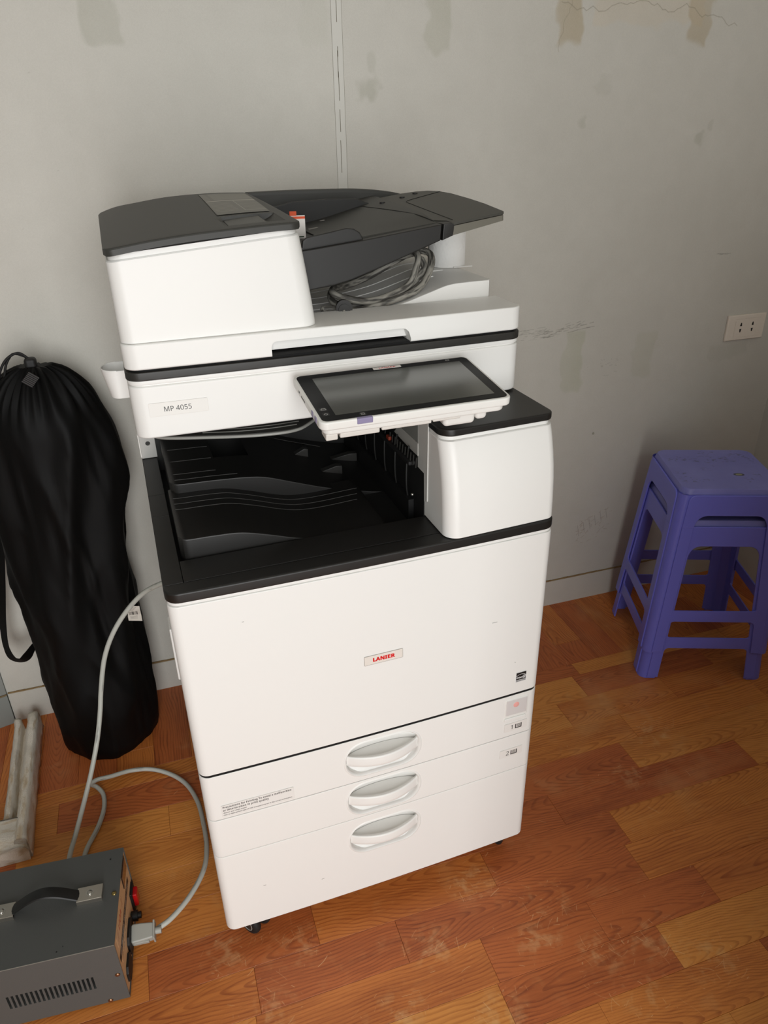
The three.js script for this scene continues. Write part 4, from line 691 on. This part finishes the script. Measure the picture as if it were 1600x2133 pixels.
  mesh('screw', screw().rotateX(Math.PI / 2).translate(-0.031, 0.0105, 0), M.copper, cs);
  mesh('paint_chip', parts([box(-0.022, -0.0195, H, H + 0.0003, -0.167, -0.164), box(-0.09, -0.088, H, H + 0.0003, -0.012, -0.010), box(-0.081, -0.0798, H, H + 0.0003, -0.019, -0.017)]), M.black, cs);
}
{ // supply cable from the copier down behind the transformer, looping back to its socket
  const t = thing('supply_cable', 'light grey power cable running from the copier to the transformer socket', 'cable', [0, 0, 0]);
  const A = [[-0.285, 0.552, -0.385], [-0.303, 0.542, -0.400], [-0.349, 0.502, -0.440], [-0.391, 0.453, -0.460], [-0.425, 0.404, -0.465], [-0.451, 0.349, -0.465], [-0.472, 0.274, -0.455], [-0.481, 0.233, -0.445], [-0.497, 0.176, -0.425], [-0.519, 0.121, -0.390], [-0.539, 0.082, -0.355], [-0.557, 0.055, -0.310], [-0.573, 0.035, -0.262], [-0.578, 0.012, -0.225], [-0.568, 0.0055, -0.215], [-0.556, 0.0055, -0.24]];
  const B = [[-0.549, 0.006, -0.294], [-0.525, 0.006, -0.353], [-0.514, 0.008, -0.400], [-0.517, 0.012, -0.435], [-0.530, 0.020, -0.452], [-0.538, 0.030, -0.452], [-0.527, 0.035, -0.455], [-0.497, 0.030, -0.461], [-0.458, 0.020, -0.474], [-0.417, 0.012, -0.473], [-0.376, 0.008, -0.450], [-0.342, 0.008, -0.409], [-0.320, 0.012, -0.345], [-0.313, 0.020, -0.278], [-0.312, 0.029, -0.208], [-0.322, 0.035, -0.153], [-0.353, 0.036, -0.103], [-0.391, 0.035, -0.069], [-0.412, 0.034, -0.0595]];
  const mat = std('#ffffff', 0.45, { map: (() => { const q = dataTex(1024, 64, (x, y, c) => { const n = smooth(0.62, 0.8, fbm(x / 22, y / 9, 88)) * 0.5; c[0] = lerp(186, 90, n); c[1] = lerp(188, 88, n); c[2] = lerp(180, 84, n); }); q.wrapS = q.wrapT = THREE.RepeatWrapping; return q; })() });
  mesh('cord', capTube([...A, ...B], 0.0049, 520, 12), mat, t);
  const pg = mesh('plug', parts([
    loft([0, 0.002, 0.016, 0.034, 0.0365].map((x, k) => { const s = [0.92, 1, 0.96, 0.84, 0.8][k]; return rrect(-0.0155 * s, 0.0155 * s, -0.0115 * s, 0.0115 * s, 0.003, 4).map(([u, v]) => [x, v, u]); }), { crease: 0.5 }),
    rbox(0.0362, 0.0395, -0.0125, 0.0125, -0.0155, 0.0155, 0.001), rbox(0.003, 0.029, -0.006, 0.004, 0.0135, 0.0165, 0.001), cyl(0.0065, 0.0058, 0.012, 16).rotateZ(-Math.PI / 2).translate(0.044, 0, 0)]), std('#a3a39b', 0.45), t);
  pg.position.set(-0.4568, 0.037, -0.0582); pg.rotation.set(0.32, -0.0836, 0.0);
}

// ---------------------------------------------------------------- black drawstring bag
{
  const t = thing('drawstring_bag', 'tall black fabric drawstring bag leaning upright against the wall', 'bag', [-0.5, 0, -0.655]);
  const cxF = curve1([[0, -0.499], [0.2, -0.496], [0.39, -0.496], [0.6, -0.494], [0.75, -0.487], [0.93, -0.478]]), czF = curve1([[0, -0.642], [0.4, -0.655], [0.93, -0.664]]);
  const rxF = curve1([[0, 0.094], [0.03, 0.100], [0.2, 0.1015], [0.39, 0.1035], [0.52, 0.110], [0.585, 0.112], [0.66, 0.127], [0.70, 0.128], [0.78, 0.119], [0.84, 0.101], [0.875, 0.080], [0.90, 0.055], [0.912, 0.03]]), rzF = curve1([[0, 0.088], [0.03, 0.095], [0.4, 0.090], [0.7, 0.090], [0.80, 0.085], [0.86, 0.066], [0.90, 0.038], [0.912, 0.02]]);
  const rings = [], N = 96, K = 110;
  for (let k = 0; k <= K; k++) {
    const y = k < K ? 0.912 * (k / K) : 0.912, ring = [];
    for (let i = 0; i < N; i++) {
      const a = -i / N * Math.PI * 2, q = 1 + 0.10 * Math.cos(a * 2) ** 2 * smooth(0.6, 0, y);
      let fold = 0.006 * (noise(3 + Math.cos(a) * 2.2 + 8, y * 5 + Math.sin(a) * 1.5 + 3, 40) - 0.5) * 2 + 0.004 * Math.sin(a * 5 + y * 9 + 2 * noise(a + 9, y * 4, 41)) * smooth(0.02, 0.2, y) * smooth(0.9, 0.7, y);
      fold += 0.006 * Math.abs(noise(a * 2.5 + 20, y * 7 + a * 1.3 + 20, 43) - 0.5) * -2 + 0.003;
      const pleat = smooth(0.78, 0.89, y) * 0.0055 * Math.sin(a * 23 + 2.5 * Math.sin(a * 3) + y * 6) * (0.5 + noise(a * 3 + 30, y * 9, 47));
      fold += 0.02 * smooth(0.03, 0.2, y) * smooth(0.9, 0.75, y) * (Math.abs(noise(a * 1.6 + 40 + y * 2.2, y * 3.4 - a * 0.9 + 30, 48) - 0.5) * -2 + 0.5) + 0.008 * smooth(0.9, 0.7, y) * (Math.abs(noise(a * 4 + 70 - y * 4, y * 6 + a + 30, 49) - 0.5) * -2 + 0.5);
      let x = cxF(y) + (rxF(y) * q + fold + pleat) * Math.cos(a), z = czF(y) + (rzF(y) * q + fold + pleat) * Math.sin(a);
      z = Math.max(z, ROOM.back + 0.006 + 0.002 * Math.sin(a * 6)); if (z < -0.752 && x < -0.715) x = -0.715;
      ring.push([x + 0.5, y + (y > 0.7 ? 0.02 * (x + 0.474) * -0.5 * smooth(0.7, 0.9, y) : 0), z + 0.655]);
    }
    rings.push(ring);
  }
  mesh('bag_body', loft(rings, { crease: 0 }), M.fabric, t);
  mesh('cord_lock', rbox(0.006, 0.028, 0.902, 0.928, -0.022, 0.0, 0.007), std('#141313', 0.6), t);
  const ce = mesh('cord_end', parts(Array.from({ length: 7 }, (_, k) => new THREE.CapsuleGeometry(0.0017, 0.019, 4, 6).rotateZ(0.9).translate(k * 0.0022 - 0.006, k * 0.0026 - 0.006, 0))), std('#3c3a3a', 0.6), t); ce.position.set(0.016, 0.896, 0.036); ce.rotation.x = -0.6;
  mesh('drawstring', parts([tube([[0.018, 0.922, -0.01], [0.012, 0.929, -0.012], [0.0, 0.938, -0.012], [-0.02, 0.931, -0.01], [-0.036, 0.912, -0.006], [-0.046, 0.885, 0.0], [-0.055, 0.86, 0.01]], 0.0024, 60, 8), tube([[0.018, 0.922, -0.014], [0.006, 0.931, -0.016], [-0.01, 0.936, -0.016], [-0.024, 0.922, -0.012], [-0.032, 0.90, -0.004], [-0.037, 0.875, 0.012]], 0.0024, 60, 8)]), M.cord, t);
  const sp = [[-0.125, 0.56, -0.02], [-0.148, 0.47, -0.025], [-0.162, 0.40, -0.025], [-0.172, 0.335, -0.025], [-0.178, 0.275, -0.024], [-0.170, 0.247, -0.018], [-0.150, 0.243, -0.012], [-0.132, 0.262, -0.01], [-0.112, 0.285, -0.012], [-0.095, 0.295, -0.012]];
  const cr = new THREE.CatmullRomCurve3(sp.map(V)), st = [];
  for (let i = 0; i <= 60; i++) { const p = cr.getPoint(i / 60), tw = 0.011 + 0.003 * Math.sin(i * 0.2), tn = cr.getTangent(i / 60), nn = new THREE.Vector3(-tn.y, tn.x, 0.5 * tn.x).normalize(); st.push([[p.x - nn.x * tw, p.y - nn.y * tw, p.z - 0.01], [p.x + nn.x * tw, p.y + nn.y * tw, p.z + 0.01], [p.x + nn.x * tw, p.y + nn.y * tw, p.z + 0.012], [p.x - nn.x * tw, p.y - nn.y * tw, p.z - 0.008]]); }
  mesh('strap', loft(st, { crease: 0.5 }), M.fabric, t);
  const tg = mesh('care_tag', uvBy(loft([0, 1].map((b) => Array.from({ length: 9 }, (_, k) => [0.0 + b * 0.0005, -k * 0.0048, 0.002 * Math.sin(k * 0.9 + b * 0.01)]).map(([x, y, z]) => [x + b * 0.028, y - b * 0.004 + 0.002 * b * Math.sin(y * 400), z + 0.004 * b])), { close: false, caps: false, crease: 0.8 }), (x, y) => [x / 0.029, (y + 0.044) / 0.044]), std('#ffffff', 0.8, { side: THREE.DoubleSide, map: canvasTex(256, 384, (c, w, h) => { c.fillStyle = '#d6cfc4'; c.fillRect(0, 0, w, h); c.fillStyle = '#3a3633'; seed = 12; for (let x = 30; x < 200; x += 4 + rnd() * 9) c.fillRect(x, 140, 2 + rnd() * 4, 90); c.fillStyle = '#8a837a'; for (let k = 0; k < 4; k++) c.fillRect(36, 50 + k * 18, 150 - k * 20, 6); for (let k = 0; k < 3; k++) c.fillRect(40, 260 + k * 22, 140, 6); }) }), t);
  tg.position.set(-0.403 + 0.5, 0.379, -0.598 + 0.655);
}

// ---------------------------------------------------------------- moulded foam packing at the left
{
  const t = thing('foam_packing', 'stained moulded white foam packing lying on floor behind transformer', 'packing foam', [-0.685, 0, -0.5], 0);
  const fm = std('#ffffff', 0.9, { map: dataTex(512, 512, (x, y, c) => { const n = fbm(x / 60, y / 60, 51), sp = hash(x >> 1, y >> 1, 52); const k = smooth(0.48, 0.8, n) * 0.75; c[0] = lerp(250, 214, k) - sp * 10; c[1] = lerp(241, 188, k) - sp * 10; c[2] = lerp(226, 152, k) - sp * 10; }), bumpMap: grainTex, bumpScale: 0.003 });
  const rough = (g, amp = 0.002, s = 60) => { const m = mergeVertices(g), p = m.attributes.position; for (let i = 0; i < p.count; i++) { const x = p.getX(i), y = p.getY(i), z = p.getZ(i); p.setXYZ(i, x + (noise(y * s + 50, z * s + 50, s) - 0.5) * amp * 2, Math.max(0, y + (y > 0.002 ? (noise(x * s + 50, z * s + 50, s + 1) - 0.5) * amp * 2 : 0)), z + (noise(x * s + 50, y * s + 50, s + 2) - 0.5) * amp * 2); } m.computeVertexNormals(); return m; };
  const bar = (x0, x1, z0, z1, topF, lean = 0, n = 46) => { const r = []; for (let i = 0; i <= n; i++) { const z = lerp(z0, z1, i / n), h = topF(i / n), sec = []; for (const [u, v] of [[0, 0], [0, 0.3], [0, 0.6], [0.02, 0.86], [0.12, 0.97], [0.3, 1], [0.7, 1], [0.88, 0.97], [0.98, 0.86], [1, 0.6], [1, 0.3], [1, 0]]) sec.push([lerp(x0, x1, u) + lean * (i / n) + (u > 0.5 ? 0 : 0), v * h, z]); r.push(sec.reverse()); } return loft(r, { crease: 0 }); };
  mesh('side_ridge', rough(bar(-0.0035, 0.022, -0.215, 0.175, (s) => 0.052 + 0.006 * smooth(0.15, 0.05, Math.abs(s - 0.12)) + 0.004 * smooth(0.7, 0.9, s), 0.01), 0.0016), fm, t);
  mesh('side_ridge', rough(bar(-0.034, -0.016, -0.205, 0.12, (s) => 0.045 + 0.006 * smooth(0.2, 0.0, s), 0.012), 0.0016), fm, t);
  mesh('tray_floor', rough(bar(-0.04, 0.012, -0.2, 0.15, () => 0.018, 0.01), 0.001), fm, t);
  mesh('end_block', rough(bar(-0.13, 0.026, 0.115, 0.182, (s) => 0.056 - 0.012 * smooth(0.5, 1, s) ** 2, 0.004, 14), 0.002, 45), fm, t);
}

// ---------------------------------------------------------------- stools
function makeStool() {
  const H = 0.455, a = 0.1288, b = 0.1618, R = 0.022, half = (y) => lerp(b, a, y / H);
  const t = thing('plastic_stool', 'blue plastic stool stacked on top of another, scuffed seat on show', 'stool', [1.0404, 0.084, -0.4756], -0.3637);
  const tilt = Math.atan((b - a) / H);
  const onSide = (g, k) => g.rotateX(-tilt).translate(0, 0, b - 0.004).rotateY(k * Math.PI / 2);
  const seatMat = phys('#ffffff', 0.42, { map: dataTex(512, 512, (x, y, c) => { const n = fbm(x / 120, y / 120, 33); c[0] = 122 + 16 * n; c[1] = 123 + 16 * n; c[2] = 196 + 14 * n; seed = 0; const s = 0.6 * smooth(0.66, 0.78, noise(x / 11, y / 7, 34)) * smooth(0.45, 0.75, noise(x / 60, y / 60, 35)) * smooth(22, 60, Math.min(x, y, 511 - x, 511 - y)); c[0] -= 40 * s; c[1] -= 40 * s; c[2] -= 70 * s; const q = Math.hypot(x - 330, (y - 180) * 1.6); if (q < 16) { c[0] = 150; c[1] = 150; c[2] = 120; } else if (q < 26) { c[0] = 70; c[1] = 70; c[2] = 90; } }) });
  const o = (h, r) => rrect(-h, h, -h, h, r, 8), rings = [];
  for (const [y, h] of [[H - 0.02, a - 0.0035], [H - 0.012, a - 0.005], [H - 0.0035, a - 0.0075], [H - 0.001, a - 0.009], [H, a - 0.0125]]) rings.push(o(h, 0.026).map(([x, z]) => [x, y, z]));
  const seat = mesh('seat', uvBy(loft(rings, { crease: 0.5 }), (x, y, z) => [x / (2 * a) + 0.5, 0.5 - z / (2 * a)]), seatMat, t);
  // apron: cross panel under the seat with rounded lower corners
  const yA = H - 0.072, fl = (y) => lerp(0.036, 0.031, y / H), inner = (y) => half(y) - R - fl(y) + 0.004, rr = 0.026, yT = H - 0.012;
  for (let k = 0; k < 4; k++) {
    const s = new THREE.Shape(), wT = half(yT) - R;
    s.moveTo(-wT, yT - 0.02); s.quadraticCurveTo(-wT, yT, -wT + 0.02, yT); s.lineTo(wT - 0.02, yT); s.quadraticCurveTo(wT, yT, wT, yT - 0.02);
    const yB = yA - rr, wB = half(yB) - R; s.lineTo(wB, yB); s.lineTo(inner(yB), yB); s.quadraticCurveTo(inner(yA) - 0.001, yA + 0.004, inner(yA) - rr, yA + 0.007); s.lineTo(-inner(yA) + rr, yA + 0.007); s.quadraticCurveTo(-inner(yA) + 0.001, yA + 0.004, -inner(yB), yB); s.lineTo(-wB, yB);
    mesh('apron', onSide(prism(s, 0, 0.005, 0.002, [], 3), k), M.stool, t);
    const yr0 = 0.096, yr1 = 0.128, r2 = new THREE.Shape(), i0 = inner(yr0) + 0.004, i1 = inner(yr1) + 0.004;
    r2.moveTo(-i0, yr0 - 0.012); r2.quadraticCurveTo(-i0 + 0.002, yr0, -i0 + 0.014, yr0); r2.lineTo(i0 - 0.014, yr0); r2.quadraticCurveTo(i0 - 0.002, yr0, i0, yr0 - 0.012); r2.lineTo(i1, yr1 + 0.008); r2.quadraticCurveTo(i1 - 0.002, yr1, i1 - 0.01, yr1); r2.lineTo(-i1 + 0.01, yr1); r2.quadraticCurveTo(-i1 + 0.002, yr1, -i1, yr1 + 0.008);
    mesh('rung', onSide(prism(r2, 0, 0.0045, 0.0014, [], 2), k), M.stool, t);
  }
  for (let k = 0; k < 4; k++) {
    const yt = yA - rr + 0.001, wing = (sx) => { const p = [[inner(yt) , yt], [half(yt) - R, yt], [half(0.004) - R, 0.004], [inner(0.004) + 0.004, 0.004]].map(([x, y]) => [sx * x, y]); return prism(sx > 0 ? p : p.reverse(), 0, 0.005, 0.002, [], 3); };
    const g1 = onSide(wing(-1), k), g2 = onSide(wing(1), k + 3);
    const col = []; for (let j = 0; j <= 10; j++) { const y = lerp(0, H - 0.014, j / 10), h = half(y), ring = []; for (let i = 0; i <= 10; i++) { const q = Math.PI / 2 + i / 10 * Math.PI / 2; ring.push([-h + R + (R - 0.0024) * Math.cos(q), y, h - R + (R - 0.0024) * Math.sin(q)]); } ring.unshift([-h + R + 0.022, y, h - 0.0024]); ring.push([-h + 0.0024, y, h - R - 0.022], [-h + 0.0044, y, h - R - 0.022], [-h + 0.0048, y, h - R], [-h + R, y, h - 0.0048], [-h + R + 0.022, y, h - 0.0044]); col.push(ring); }
    const g3 = loft(col, { caps: false, crease: 0.6 }).rotateY(k * Math.PI / 2);
    mesh('leg', parts([g1, g2, g3]), M.stool, t);
  }
  return t;
}
const stool = makeStool();
stool.userData.group = 'nested plastic stools';
const lower = stool.clone(); lower.name = numbered('plastic_stool'); lower.position.y = 0; scene.add(lower);
lower.userData = { label: 'lower blue plastic stool nested inside the upper one, its feet on the floor', category: 'stool', group: 'nested plastic stools' };

// ---------------------------------------------------------------- wall outlet
{
  const t = thing('wall_outlet', 'cream double wall socket plate on the grey wall above the stools', 'outlet', [1.3085, 0.8052, ROOM.back]);
  const pt = prism([[-0.0628, -0.0345], [0.0628, -0.0345], [0.0628, 0.0345], [-0.0628, 0.0345]], 0, 0.009, 0.0028, [], 3);
  const p = mesh('plate', cut(pt, parts([box(-0.038, 0.043, 0.0235, 0.0245, 0.0078, 0.02), box(-0.0385, -0.0375, -0.0265, 0.018, 0.0083, 0.02), box(-0.0385, 0.043, -0.027, -0.0262, 0.0083, 0.02)])), M.outlet, t);
  const hole = (x, y, flip) => prism([[x - 0.0032, y - 0.0045 * flip], [x + 0.0032, y - 0.0045 * flip], [x + 0.0015, y + 0.0045 * flip], [x - 0.0012, y + 0.0045 * flip]].sort((q, w) => Math.atan2(q[1] - y, q[0] - x) - Math.atan2(w[1] - y, w[0] - x)), 0.004, 0.0094);
  for (const x of [-0.0185, 0.0205]) { mesh('pin_slot', hole(x, 0.0085, 1), M.black, p); mesh('pin_slot', hole(x, -0.0085, -1), M.black, p); }
}

renderer.render(scene, camera);
